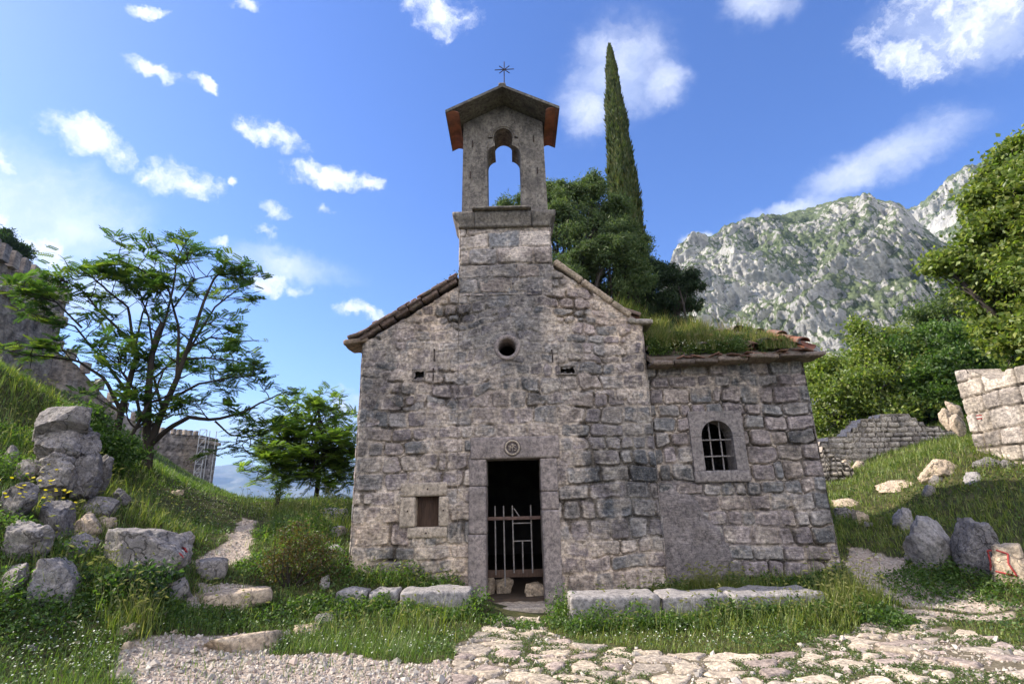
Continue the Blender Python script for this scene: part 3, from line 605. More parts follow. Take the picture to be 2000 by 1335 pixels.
# round window and square niche ---------------------------------------
oc = MB(); th = np.linspace(0, 2 * math.pi, 49)[:-1]; OC = np.array((-.085, D - .035, 3.955)); prof = [(.225, .03), (.215, -.005), (.17, -.008), (.150, .012), (.146, .45)]
V = np.concatenate([np.stack([OC[0] + rr * np.cos(th), np.full(48, OC[1] + yy), OC[2] + rr * np.sin(th)], -1) for rr, yy in prof]); i = np.arange(4)[:, None] * 48; j = np.arange(48)[None]; k = (j + 1) % 48
oc.add(V, np.stack([i + j, i + 48 + j, i + 48 + k, i + k], -1).reshape(-1, 4)[:, ::-1]); part('round_window', oc.mesh(M['frame'], True))
sw = thing('small_window', None, None, (0, 0, 0)); sw.parent = chapel; sw.matrix_parent_inverse = Matrix.Translation(chapel.location).inverted(); sw['wchild'] = 1
sy = D - .052
for k, b in enumerate(((-1.78, -1.06, 1.592, 1.80), (-1.79, -1.545, 1.145, 1.588), (-1.188, -1.035, 1.145, 1.588), (-1.66, -1.05, .985, 1.142))): block('frame_stone', b[0], b[1], sy + .003 * k, D + .35, b[2], b[3], M['frame_pale'], sw, 30 + k, .016, .007)
block('wooden_shutter', -1.56, -1.17, D + .16, D + .20, 1.13, 1.61, M['wood'], sw, 36, .004, .003, .02)
for hx, hz in ((-1.36, 1.70), (-1.66, 1.38), (-1.11, 1.38), (-1.37, 1.06)): part('dark_hole_disc', MB().add(*tube([(hx, sy - .008, hz), (hx, sy + .03, hz)], [.013, .012], 8)).add(np.array([(hx + .013 * math.cos(a), sy - .009, hz + .013 * math.sin(a)) for a in np.linspace(0, 6.283, 9)[:-1]]), np.array([tuple(range(8))])).mesh(M['iron']), sw)  # dark discs on the frame, colour standing for the shade in the holes
for hx, hz in ((-1.30, 3.93), (-1.31, 3.60), (.66, 3.87)): part('iron_hook', MB().add(*tube([(hx, D + .02, hz), (hx, D - .07, hz + .01), (hx + .005, D - .075, hz - .12), (hx, D - .05, hz - .2)], [.014, .014, .012, .008], 6)).mesh(M['iron'], True))

# bell gable -----------------------------------------------------------
bf = thing('belfry', None, None, (0, 0, 0)); bf.parent = chapel; bf.matrix_parent_inverse = Matrix.Translation(chapel.location).inverted(); bf['wchild'] = 1
BY0, BY1 = D - .002, D + .52
bm = MB(); bw_ = dict(seed=71, rh=(.26, .34), bw=(.4, .75), smear=.3, weights=(1, 2, .6, 2, 3, .6), joint=.012)
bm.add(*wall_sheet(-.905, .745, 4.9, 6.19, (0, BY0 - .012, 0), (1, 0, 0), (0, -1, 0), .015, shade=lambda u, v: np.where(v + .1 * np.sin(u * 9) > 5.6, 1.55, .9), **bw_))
bm.add(*wall_sheet(D - .02, D + .6, 4.9, 6.19, (-.905, 0, 0), (0, 1, 0), (-1, 0, 0), .03, **bw_)); bm.add(*wall_sheet(D - .02, D + .6, 4.9, 6.19, (.745, 0, 0), (0, 1, 0), (1, 0, 0), .03, **bw_)); bm.add(*wall_sheet(-.905, .745, 4.9, 6.19, (0, D + .6, 0), (1, 0, 0), (0, 1, 0), .04, **bw_))
part('belfry_base', bm.mesh(M['wall'], True), bf)
# moulded cornice in three stones
for k, (x0, x1) in enumerate(((-1.02, -.62), (-.618, .40), (.402, .84))):
    y0, y1 = D - .14 - .004 * (k == 1), D + .68; V, F = rbox((x1 - x0, y1 - y0, .29), .012, .05, .006, 8, 40 + k); tz = V[:, 2] / .29; sh = 1 - .13 * (1 - sstep(.25, .8, tz))
    V[:, 1] = (V[:, 1] - .02) * sh + .02
    if k == 0: V[:, 0] = np.where(V[:, 0] < 0, V[:, 0] + .11 * (1 - sstep(.25, .8, tz)) * (V[:, 0] / V[:, 0].min()), V[:, 0])
    if k == 2: V[:, 0] = np.where(V[:, 0] > 0, V[:, 0] - .11 * (1 - sstep(.25, .8, tz)) * (V[:, 0] / V[:, 0].max()), V[:, 0])
    part('cornice', MB().add(V + np.array(((x0 + x1) / 2, (y0 + y1) / 2, 6.185)), F).mesh(M['belfry'], True), bf)
V, F = rbox((1.06, .9, .04), .01, .06, .006, 8, 49); part('cornice', MB().add(V + np.array((-.13, D + .22, 6.477)), F).mesh(M['belfry'], True), bf)
# arch wall: trefoil-headed opening cut through
def trefoil():
    cx = -.075; L = [(-.385, 6.5), (-.385, 7.74)]; a = np.linspace(math.pi, math.pi * .58, 7)
    L += [(-.385 + .20 + .20 * math.cos(x), 7.76 + .20 * math.sin(x)) for x in a]; L += [(-.255, 8.10)]
    top = [(cx + .182 * math.cos(x), 8.14 + .2 * math.sin(x)) for x in np.linspace(math.pi, 0, 15)]
    Rr = [(2 * cx - x, z) for x, z in reversed(L)]
    return np.array(L + top + Rr)
inner = trefoil(); cxm = -.075; outl = []
def outline(th):                                        # ray from (cxm,7.3) to the wall's outline
    dx, dz = math.cos(th), math.sin(th); best = 99
    for (x0, z0), (x1, z1) in zip(OUT, np.roll(OUT, -1, axis=0)):
        ex, ez = x1 - x0, z1 - z0; den = dx * ez - dz * ex
        if abs(den) < 1e-9: continue
        s = ((x0 - cxm) * ez - (z0 - 7.3) * ex) / den; q = ((x0 - cxm) * dz - (z0 - 7.3) * dx) / den
        if s > 0 and -1e-6 <= q <= 1 + 1e-6: best = min(best, s)
    return (cxm + dx * best, 7.3 + dz * best)
OUT = np.array([(-.86, 6.5), (-.835, 8.46), (-.075, 8.875), (.685, 8.46), (.71, 6.5)])
ths = [math.atan2(z - 7.3, x - cxm) for x, z in inner]; ths = [a if a > -math.pi / 2 else a + 2 * math.pi for a in ths]
op = np.array([outline(a) for a in ths]); op[0] = (-.86, 6.5); op[-1] = (.71, 6.5)
def snap(pt, corner): k = np.argmin(((op - np.array(corner)) ** 2).sum(1)); op[k] = corner
for cnr in ((-.835, 8.46), (-.075, 8.875), (.685, 8.46)): snap(op, cnr)
NR = 9; s = np.linspace(0, 1, NR); n_in = len(inner); yn = 5
ring = inner[:, None, :] * (1 - s[None, :, None]) + op[:, None, :] * s[None, :, None]; fV = ring.reshape(-1, 2); FF = grid_faces(n_in, NR); am = MB()
rough_y = (fbm(p3(fV[:, 0], fV[:, 1]), 7, 4, 60) - .5) * .02
am.add(np.stack([fV[:, 0], BY0 + rough_y, fV[:, 1]], -1), FF[:, ::-1]); am.add(np.stack([fV[:, 0], BY1 - rough_y, fV[:, 1]], -1), FF)
for loop, flip in ((0, 1), (NR - 1, 0)):
    q = ring[:, loop, :]; ry = rough_y.reshape(n_in, NR)[:, loop]; yy = np.stack([BY0 + ry] + [np.full(n_in, BY0 + .52 * k / yn) for k in range(1, yn)] + [BY1 - ry], 1)
    V = np.stack([np.repeat(q[:, :1], yn + 1, 1), yy, np.repeat(q[:, 1:], yn + 1, 1)], -1).reshape(-1, 3); f = grid_faces(n_in, yn + 1); am.add(V, f[:, ::-1] if flip else f)
part('belfry_arch', am.mesh(M['belfry']), bf)
mo = MB(); a = np.linspace(-.12, math.pi + .12, 25)
for rr, tr, dy in ((.262, .03, .0), (.225, .022, .006)): mo.add(*tube(np.stack([cxm + rr * np.cos(a), np.full(25, BY0 - dy), 8.15 + rr * 1.02 * np.sin(a)], -1), tr, 8))
for sg in (-1, 1): mo.add(*tube([(cxm + sg * .335, BY0, 7.05), (cxm + sg * .335, BY0, 7.76), (cxm + sg * .325, BY0, 7.9), (cxm + sg * .29, BY0, 7.99)], .024, 7))
part('arch_moulding', mo.mesh(M['belfry'], True), bf)
for hx, hz in ((-.66, 8.0), (.50, 8.08), (-.70, 7.32), (.55, 7.38)): part('iron_cramp', MB().add(*tube([(hx, BY0 - .012, hz + .06), (hx, BY0 - .014, hz - .07)], .012, 6)).mesh(M['iron']), bf)
# roof of the gable: two tilted slabs, curved clay tiles under the eaves
RY0, RY1 = 7.93, 9.06; rx, rz = -.072, 8.885
for sg, ex, ez in ((-1, -1.125, 8.335), (1, .975, 8.36)):
    V, F = roof_slab(min(rx, ex), rz if sg > 0 else ez, max(rx, ex), ez if sg > 0 else rz, RY0, RY1, .055); part('roof_slab', MB().add(V, F).mesh(stone_mat('slab_stone_' + ('a' if sg < 0 else 'b'), base=((.22, .21, .18), (.10, .098, .09)), lichen=.35, dark=.7)), bf)
    V, F = roof_slab(min(rx, ex), rz if sg > 0 else ez, max(rx, ex), ez if sg > 0 else rz, RY0 + .05, RY1 - .05, .03); V[:, 2] += .058; part('roof_slab', MB().add(V, F).mesh(M['tile_dull']), bf)
    c0 = ex - sg * .135; th = np.linspace(.15, math.pi - .15, 9); rd = .12
    A = np.stack([c0 + rd * np.cos(th), np.full(9, RY0 + .03), ez - .045 + sg * 0 + .12 * np.sin(th) * .55 + abs(ex - c0) * .18], -1); B = A + np.array((0, RY1 - RY0 - .06, 0)); T_ = np.array((0, 0, .012))
    V = np.concatenate([A, B, A + T_, B + T_]); F = [(k, k + 1, 9 + k + 1, 9 + k) for k in range(8)] + [(18 + k, 27 + k, 28 + k, 19 + k) for k in range(8)] + [(k, 18 + k, 19 + k, k + 1) for k in range(8)] + [(9 + k, 10 + k, 28 + k, 27 + k) for k in range(8)]
    part('eave_tile', MB().add(V, np.array(F)).mesh(M['tile'], True), bf)
V, F = rbox((.14, RY1 - RY0, .06), .02, .05, .008); part('ridge_stone', MB().add(V + np.array((rx, (RY0 + RY1) / 2, 8.925)), F).mesh(M['belfry'], True), bf)
# star-shaped iron cross
c = at_y(985, 136, 8.1); zt = 8.96
xm = MB(); X0 = np.array((c[0], 8.1, c[2])); top = at_y(985, 121, 8.1)[2]
xm.add(*tube([(X0[0] - .012, 8.1, zt - .02), (X0[0], 8.1, top)], .0095, 6))
for ang, L in ((.04, .185), (.72, .13), (-.72, .13)): dx = np.array((math.cos(ang), 0, math.sin(ang))) * L; xm.add(*tube([X0 - dx, X0 + dx], .009, 6))
part('iron_cross', xm.mesh(M['iron']), bf)

# annex ----------------------------------------------------------------
am = MB(); AW = dict(seed=91, rh=(.19, .29), bw=(.22, .48), smear=.3, weights=(2.6, 2.2, 3.6, .8, .5, 2.8), rubble_from=None)
def atop(x): return 3.55 + (np.asarray(x) - XR) * .035
am.add(*wall_sheet(XR - .02, AX, -.2, atop, (0, AY, 0), (1, 0, 0), (0, -1, 0), .0115, holes=[(2.97, 3.56, 1.86, 2.68)], **AW))
part('annex_front_wall', am.mesh(M['wall'], True))
part('annex_side_wall', MB().add(*wall_sheet(AY, AYB, -.3, lambda y: 3.6 + np.minimum(y - AY, AYB - y) * .55, (AX, 0, 0), (0, 1, 0), (1, 0, 0), .035, 92)).mesh(M['wall'], True))
part('annex_back_wall', MB().add(*wall_sheet(XR, AX, -.3, 3.6, (0, AYB, 0), (1, 0, 0), (0, 1, 0), .05, 93)).mesh(M['wall'], True))
om = MB(); OU, OV = np.meshgrid(np.linspace(2.24, 3.5, 70), np.linspace(-.1, 1.75, 100), indexing='ij'); ou, ov = OU.ravel(), OV.ravel()
edge = 3.02 + .30 * sstep(1.55, .55, ov) - .25 * sstep(1.25, 1.72, ov) + (fbm(p3(ou, ov), 3, 3, 5) - .5) * .3
hh = .085 * sstep(0, .25, edge - ou) * sstep(1.68, 1.35, ov + (fbm(p3(ou, ov), 2.5, 3, 6) - .5) * .3) - .02 + (fbm(p3(ou, ov), 5, 5, 7) - .5) * .05
om.add(np.stack([ou, AY - hh, ov], -1), grid_faces(70, 100)[:, ::1], np.array((.17, .155, .155))[None] * (.8 + .5 * fbm(p3(ou, ov), 4, 4, 8))[:, None])
part('plastered_bulge', om.mesh(M['wall'], True))
# arched window with its grille
aw = thing('arched_window', None, None, (0, 0, 0)); aw.parent = chapel; aw.matrix_parent_inverse = Matrix.Translation(chapel.location).inverted(); aw['wchild'] = 1
WY = AY - .058; wx, r0 = 3.265, .252
def arch_in(): return np.array([(wx - r0, 1.885), (wx - r0, 2.1)] + [(wx + r0 * math.cos(a), 2.415 + r0 * math.sin(a)) for a in np.linspace(math.pi, 0, 17)] + [(wx + r0, 2.1), (wx + r0, 1.885)])
I = arch_in(); Ox = np.array([(2.84, 1.885), (2.84, 2.1)] + [None] * 17 + [(3.70, 2.1), (3.70, 1.885)], dtype=object)
def boxhit(a):
    dx, dz = math.cos(a), math.sin(a); s = min([(.43 / abs(dx)) if abs(dx) > 1e-6 else 9, (.405 / dz) if dz > 1e-6 else 9]); return (wx + .005 + dx * s, 2.415 + dz * s)
Oo = np.array([Ox[0], Ox[1]] + [boxhit(a) for a in np.linspace(math.pi, 0, 17)] + [Ox[19], Ox[20]], float)
k0 = 2 + int(np.argmin(((Oo[2:19] - np.array((2.84, 2.82))) ** 2).sum(1))); Oo[k0] = (2.84, 2.82); k1 = 2 + int(np.argmin(((Oo[2:19] - np.array((3.70, 2.82))) ** 2).sum(1))); Oo[k1] = (3.70, 2.82)
def extrude_frame(I, Oo, y0, y1, ns=5):
    mb = MB(); n = len(I); s = np.linspace(0, 1, ns); rg = (I[:, None] * (1 - s[None, :, None]) + Oo[:, None] * s[None, :, None]).reshape(-1, 2); ry = (fbm(p3(rg[:, 0], rg[:, 1]), 9, 3, 4) - .5) * .012; f = grid_faces(n, ns)
    mb.add(np.stack([rg[:, 0], y0 + ry, rg[:, 1]], -1), f[:, ::-1])
    for k, fl in ((0, 1), (ns - 1, 0)):
        q = rg.reshape(n, ns, 2)[:, k]; yy = np.stack([y0 + ry.reshape(n, ns)[:, k], np.full(n, y1)], 1); V = np.stack([np.repeat(q[:, :1], 2, 1), yy, np.repeat(q[:, 1:], 2, 1)], -1).reshape(-1, 3); g = grid_faces(n, 2); mb.add(V, g[:, ::-1] if fl else g)
    return mb
frame_dark = stone_mat('window_surround', base=((.28, .25, .245), (.17, .165, .17)), lichen=.3, dark=.4, bdist=.006)
hi = slice(2, 19); lo1 = [0, 1, 2]; lo2 = [18, 19, 20]
part('arch_stone', extrude_frame(I[hi], Oo[hi], WY, AY + .3).mesh(frame_dark), aw)
I2, O2 = I.copy(), Oo.copy(); O2[2] = (2.84, 2.408); O2[18] = (3.70, 2.408); I2[2, 1] = I2[18, 1] = 2.408
for q in (lo1, lo2): part('frame_stone', extrude_frame(I2[q], O2[q], WY + .004, AY + .3).mesh(frame_dark), aw)
block('sill', 2.835, 3.71, WY + .002, AY + .3, 1.70, 1.882, frame_dark, aw, 55, .012, .005)
gy_ = AY + .06
gm = MB()
for x in (-.085, .085): gm.add(*tube([(wx + x, gy_, 1.86), (wx + x + .004, gy_, 2.66)], .0125, 6))
for z in (2.10, 2.36): gm.add(*tube([(wx - .27, gy_ - .02, z), (wx, gy_ - .025, z + .004), (wx + .27, gy_ - .02, z)], .012, 6))
part('iron_grille', gm.mesh(M['iron_grey']), aw)
# annex roof
ar = MB(); ry0, rz0, ry1, rz1 = AY - .28, 3.60, 9.75, 4.40
for (ya, za, yb, zb) in ((ry0, rz0, ry1, rz1), (ry1, rz1, AYB + .2, 3.6)):
    P = np.array([(XR + .01, ya, za), (AX + .1, ya, za + .06), (AX + .1, yb, zb + .03), (XR + .01, yb, zb)], float); V = np.concatenate([P, P + np.array((0, 0, .07))]); ar.add(V, np.array([(3, 2, 1, 0), (4, 5, 6, 7), (0, 1, 5, 4), (1, 2, 6, 5), (2, 3, 7, 6), (3, 0, 4, 7)]), (.12, .09, .07))
dn = np.array((0, ry0 - ry1, rz0 - rz1)); dn /= np.linalg.norm(dn)
barrel_tiles(ar, (XR + .12, ry1, rz1 + .10), (1, 0, .012), dn, 13, 4, seed=8, miss=.2, cols=((.22, .12, .09), (.15, .12, .10), (.13, .115, .10), (.30, .13, .085))); barrel_tiles(ar, (XR + .12, ry1, rz1 + .10), (1, 0, .012), dn * np.array((1, -1, 1)), 13, 4, seed=9)
part('annex_roof', ar.mesh(m_tiles))
em = MB(); r = np.random.default_rng(12); x = XR + .03                 # eave slabs and broken tiles along the edge
while x < AX + .1:
    L = r.uniform(.3, .6); L = min(L, AX + .14 - x + .03); z = 3.545 + (x + L / 2 - XR) * .035
    V, F = rbox((L - .01, .5, r.uniform(.05, .08)), .02, .045, .018, 8, int(r.integers(90))); em.add(euler_apply(V, (r.normal(0, .03), r.normal(0, .03), 0)) + np.array((x + L / 2, AY - .06 - r.uniform(0, .06), z)), F, np.array((.17, .14, .12)) * r.uniform(.7, 1.3)); x += L
for k in range(26):
    x = r.uniform(XR + .5, AX); z = 3.545 + (x - XR) * .035 + .07; V, F = rbox((r.uniform(.1, .28), .3, .025), .01, .05, .01, 9, k); em.add(euler_apply(V, (r.normal(0, .12), r.normal(0, .15), r.normal(0, .4))) + np.array((x, AY - .15 + r.uniform(-.1, .12), z + r.uniform(0, .04))), F, np.array((.21, .12, .09)) * r.uniform(.5, 1.4))
V, F = rbox((.36, .55, .07), .02, .04, .015, 8, 5); em.add(euler_apply(V, (0, -.06, 0)) + np.array((AX + .03, AY - .08, 3.635)), F, (.23, .2, .18))
part('annex_eave', em.mesh(m_verge, True))

# ------------------------------------------------------------------ paving and gravel
px_ = np.arange(-1.4, 8.8, .017); py_ = np.arange(4.2, 7.75, .017); PX, PY = np.meshgrid(px_, py_, indexing='ij'); X, Y = PX.ravel(), PY.ravel()
r = np.random.default_rng(31); sx_ = []
for a in np.arange(-1.8, 9.2, .34):
    for b in np.arange(4.0, 8.0, .25): sx_.append((a + r.uniform(-.17, .17) + .2 * (int(b / .3) % 2), b + r.uniform(-.13, .13)))
sx_ = np.array(sx_); sx_ = sx_[r.random(len(sx_)) > .08 + .30 * (fbm(p3(sx_[:, 0], sx_[:, 1]), 1.6, 2, 66) > .5)]; sx_ = np.concatenate([sx_, np.c_[r.uniform(-1.6, 9, 170), r.uniform(4.1, 7.8, 170)]]); p = p3(X, Y); WX = X + (fbm(p, 3, 3, 61) - .5) * .16; WY_ = Y + (fbm(p, 3, 3, 62) - .5) * .16
d1 = np.full(len(X), 9.); d2 = d1.copy(); i1 = np.zeros(len(X), int)
for s_ in range(0, len(X), 20000):
    q = ((WX[s_:s_ + 20000, None] - sx_[None, :, 0]) ** 2 * .62 + (WY_[s_:s_ + 20000, None] - sx_[None, :, 1]) ** 2 * 1.5) ** .5
    i1[s_:s_ + 20000] = q.argmin(1); qq = np.partition(q, 1, axis=1); d1[s_:s_ + 20000] = qq[:, 0]; d2[s_:s_ + 20000] = qq[:, 1]
e = (d2 - d1) - .018 - .06 * fbm(p, 4, 3, 63); tiltx = r.normal(0, .05, len(sx_))[i1]; tilty = r.normal(0, .05, len(sx_))[i1]; lev = r.normal(0, .010, len(sx_))[i1]; present = r.random(len(sx_))[i1] > .07
h = sstep(-.01, .03, e) * .032 - .014 + lev * .6 + .6 * tiltx * (X - sx_[i1, 0]) + .6 * tilty * (Y - sx_[i1, 1]) + (fbm(p, 9, 4, 64) - .5) * .022; h = np.where(present, h, -.05)
pvm = inside(PAVE, *warped(X, Y, .16)); pc = np.array([(.50, .44, .355), (.44, .39, .32), (.41, .37, .32), (.37, .315, .285), (.53, .47, .375)])[r.integers(0, 5, len(sx_))] * r.uniform(.85, 1.12, len(sx_))[:, None]
pc = pc * .93
cc = np.where((e > .0)[:, None], pc[i1], np.array([(.24, .205, .16)])) * (.8 + .4 * fbm(p, 7, 4, 65))[:, None]
Z = ground(X, Y) + h; nu, nv = len(px_), len(py_); mk = pvm.reshape(nu, nv); fm_ = mk[:-1, :-1] & mk[1:, 1:] & mk[:-1, 1:] & mk[1:, :-1]
o = link('stone_paving', mesh_np(np.stack([X, Y, Z], -1), grid_faces(nu, nv, fm_), cc, M['pave'], True)); tag(o, 'pale irregular flagstones with grass growing in their joints', 'paving', kind='structure')
joint_pts = np.stack([X, Y], -1)[(pvm & ((e < .0) | ~present))]

def sample(n, az=(-58, 58), rr=(4.3, 40), seed=0, power=1.0):
    r = np.random.default_rng(seed); a = np.radians(r.uniform(*az, n)); d = np.exp(r.uniform(math.log(rr[0]), math.log(rr[1]), n)); return np.sin(a) * d, np.cos(a) * d
OCT_V = np.array([(1, 0, 0), (0, 1, 0), (-1, 0, 0), (0, -1, 0), (0, 0, 1), (0, 0, -1), (.6, .6, .5), (-.6, -.5, .55)], float); OCT_F = np.array([(0, 6, 4), (0, 1, 6), (1, 4, 6), (1, 2, 4), (2, 7, 4), (2, 3, 7), (3, 4, 7), (3, 0, 4), (1, 0, 5), (2, 1, 5), (3, 2, 5), (0, 3, 5)])
x, y = sample(90000, (-45, 50), (4.3, 12.5), 77); _, gvm, bl = masks(x, y); k = gvm & ~bl; r = np.random.default_rng(78); jp = joint_pts[r.integers(0, len(joint_pts), 3500)]; x, y = np.r_[x[k][:19000], jp[:, 0]], np.r_[y[k][:19000], jp[:, 1]]; n = len(x)
sz = np.clip(np.exp(r.normal(-4.45, .55, n)), .005, .06); gcolr = np.array([(.47, .41, .36), (.56, .505, .44), (.40, .325, .29), (.36, .33, .305)])[r.integers(0, 4, n)] * r.uniform(.7, 1.2, n)[:, None]
V, F, C = scatter(OCT_V, OCT_F, np.stack([x, y, ground(x, y) + sz * .25], -1), rand_rot(n, r), np.stack([sz, sz * r.uniform(.6, 1, n), sz * r.uniform(.4, .8, n)], -1), gcolr)
m_peb, t = new_mat('pebbles'); c = t.n('ShaderNodeVertexColor', layer_name='Col').outputs[0]; finish(m_peb, t, c, .9)
o = link('gravel', mesh_np(V, F, C, m_peb)); tag(o, 'loose pinkish gravel on the path', 'gravel', kind='stuff')

# ------------------------------------------------------------------ rocks
def ico(sub):
    import bmesh
    b = bmesh.new(); bmesh.ops.create_icosphere(b, subdivisions=sub, radius=1); V = np.array([v.co[:] for v in b.verts]); F = np.array([[v.index for v in f.verts] for f in b.faces]); b.free(); return V, F
ICO = {k: ico(k) for k in (3, 4, 5)}
def rock_arrays(size, seed, sub=5, facets=9, rough=.16, box=.5):
    V, F = ICO[sub]; r = np.random.default_rng(seed)
    k = np.abs(V).max(1)[:, None]; V = V * (1 - box) + V / k * box * .85
    for i in range(facets):
        nrm = r.normal(size=3); nrm /= np.linalg.norm(nrm); d = r.uniform(.50, .82); s = V @ nrm; V = V - np.maximum(s - d, 0)[:, None] * nrm[None] * .97
    dirn = V / (np.linalg.norm(V, axis=1)[:, None] + 1e-9); q = V * np.array(size)[None] * .5 / max(size)
    V = V * (1 + rough * (fbm(q * 2 + seed * 3.1, 2.2, 4, seed, .55) - .5)[:, None] * 1.6 - rough * .5 * sstep(.62, .85, fbm(q + seed, 6, 3, seed + 3, .6, True))[:, None] + rough * .35 * (fbm(q + seed, 16, 3, seed + 4) - .5)[:, None])
    lo, hi = V.min(0), V.max(0); V = (V - (lo + hi) / 2) / (hi - lo) * np.array(size)[None]; V[:, 2] += size[2] / 2
    return V, F
def rock(name, label, cat, px, py_top, py_bot, width_px, dist, depth=None, mat='rock', seed=0, group=None, box=.5, rotd=0, rough=.16, facets=15, sub=5, sink=.15, tilt=(0, 0), stacked=False):
    """px centre, top and bottom rows and pixel width give the real size at distance `dist`"""
    if not stacked: dist = math.hypot(*on_ground(px, py_bot)[:2]) + .1 if px >= -5 else dist      # stands on the ground it is seen on
    b = at_d(px, py_bot, dist); tp = at_d(px, py_top, dist); wv = np.linalg.norm(at_d(px + width_px / 2, (py_top + py_bot) / 2, dist) - at_d(px - width_px / 2, (py_top + py_bot) / 2, dist))
    h = max(tp[2] - b[2], .08); dpt = depth or wv * .75; s = (wv * 1.02, dpt, h + sink); V, F = rock_arrays(s, seed, sub, facets, rough, box)
    o = link(name, mesh_np(V, F, None, M[mat] if isinstance(mat, str) else mat, True), None, (b[0], b[1] + dpt * .25, b[2] - sink), (tilt[0], tilt[1], -math.atan2(b[0], b[1]) + R_(rotd)))
    return tag(o, label, cat, group)
B_ = 'boulder'; GRP = 'boulders strewn on the left slope'
rock('boulder', 'large grey boulder with a rounded back and a red paint mark on its right end', B_, 255, 1030, 1130, 190, 8.3, 1.0, 'rock', 1, GRP, rotd=-8, sink=.25)
rock('boulder', 'small grey boulder tucked behind the red painted end of the large boulder', B_, 347, 1038, 1075, 46, 8.9, .4, 'rock', 2, GRP)
rock('boulder', 'broad grey boulder low at the left edge beneath a tilted rock', B_, 72, 1090, 1172, 115, 7.6, .8, 'rock', 3, GRP, sink=.2)
rock('boulder', 'brown grey stone cut off by the left edge beside the broad boulder', B_, 2, 1105, 1160, 62, 7.5, .6, 'rock', 4, GRP)
rock('boulder', 'rounded grey boulder with yellow flowers behind it near the left edge', B_, 18, 1015, 1095, 105, 8.1, .8, 'rock', 5, GRP, sink=.2)
rock('boulder', 'tilted pale topped rock between the yellow flowers and the large boulder', B_, 122, 1040, 1085, 88, 8.4, .6, 'rock', 6, GRP, tilt=(.1, .2))
rock('boulder', 'cream coloured broken rock resting above the tilted rock', B_, 152, 998, 1045, 66, 8.9, .5, 'rock_pale', 7, GRP, box=.6, rough=.2)
rock('boulder', 'small cream stone right of the cream broken rock', B_, 197, 1008, 1035, 42, 9.0, .35, 'rock_pale', 8, GRP)
rock('boulder', 'dark grey rock sprinkled with yellow flowers', B_, 85, 975, 1050, 78, 8.9, .6, 'rock_dark', 9, GRP)
rock('boulder', 'dark overgrown rock at the left edge above the yellow flowers', B_, 8, 940, 1010, 75, 8.9, .6, 'rock_dark', 10, GRP)
rock('boulder', 'flat mossy slab lying in the grass above the cream rock', B_, 165, 968, 1003, 105, 9.7, .7, 'rock', 11, GRP, box=.2)
rock('boulder', 'flat greenish stone under the stacked rocks', B_, 78, 953, 978, 60, 9.9, .5, 'rock', 12, GRP)
rock('boulder', 'small dark rock alone in the meadow right of the stacked rocks', B_, 225, 950, 982, 50, 10.4, .4, 'rock_dark', 13, GRP)
rock('boulder', 'low grey rock spread left of the stacked rocks', B_, 40, 890, 945, 95, 10.3, .8, 'rock', 14, GRP, box=.2)
rock('boulder', 'squared grey stone at the left edge of the grassy hill', B_, 5, 868, 900, 40, 10.8, .5, 'rock', 15, GRP, box=.8)
GRP2 = 'rocks stacked in the ruined wall on the left'
for lab, *a in (('flat topped squared block crowning the stacked rocks', 100, 790, 842, 110, 10.6, .7, 'rock', 21, .85, .07, 5), ('big bulging rock beneath the flat topped block', 92, 826, 885, 104, 10.5, .7, 'rock', 22, .4, .2, 7), ('upright dark rock on the right flank of the stacked rocks', 140, 830, 900, 76, 10.6, .6, 'rock_dark', 23, .5, .22, 7),
                  ('pale faced rock wedged under the bulging rock', 98, 866, 915, 84, 10.4, .6, 'rock', 24, .4, .2, 8), ('dark rough rock at the right foot of the stacked rocks', 148, 880, 955, 74, 10.4, .6, 'rock_dark', 25, .4, .25, 7), ('grey rough rock at the left foot of the stacked rocks', 92, 895, 955, 86, 10.2, .6, 'rock', 26, .5, .22, 8), ('narrow dark rock right of the foot of the stacked rocks', 178, 885, 950, 50, 10.7, .5, 'rock_dark', 27, .3, .25, 7)):
    rock('stacked_rock', lab, 'rock', *a[:6], a[6], a[7], GRP2, box=a[8], rough=a[9], facets=a[10], stacked=True)
GRP3 = 'stone steps of the path'
for lab, px, yt, yb, wd, ds, dp, rd, mt in (('long flat stone of the upper path step by the bush', 448, 1152, 1190, 145, 8.25, .5, 8, 'rock_pale'), ('long worn stone of the lowest path step in the gravel', 468, 1236, 1275, 185, 7.1, .45, 10, 'rock_pale'), ('small pale stone beside the bush at the end of the lowest step', 595, 1222, 1243, 55, 7.4, .3, 5, 'rock_pale'), ('flat grey stone between the small pale stone and the bench', 632, 1198, 1222, 68, 7.6, .35, 3, 'rock'),
                               ('rough grey rock edging the worn path above the upper step', 402, 1090, 1130, 62, 8.9, .5, 0, 'rock'), ('brown stone under the large boulder beside the path', 335, 1130, 1170, 62, 8.1, .45, 0, 'rock')):
    rock('step_stone', lab, 'stone', px, yt, yb, wd, ds, dp, mt, int(px), GRP3, box=.75, rotd=rd, rough=.1, facets=5, sub=4)
GRP4 = 'small stones half buried in the left foreground'
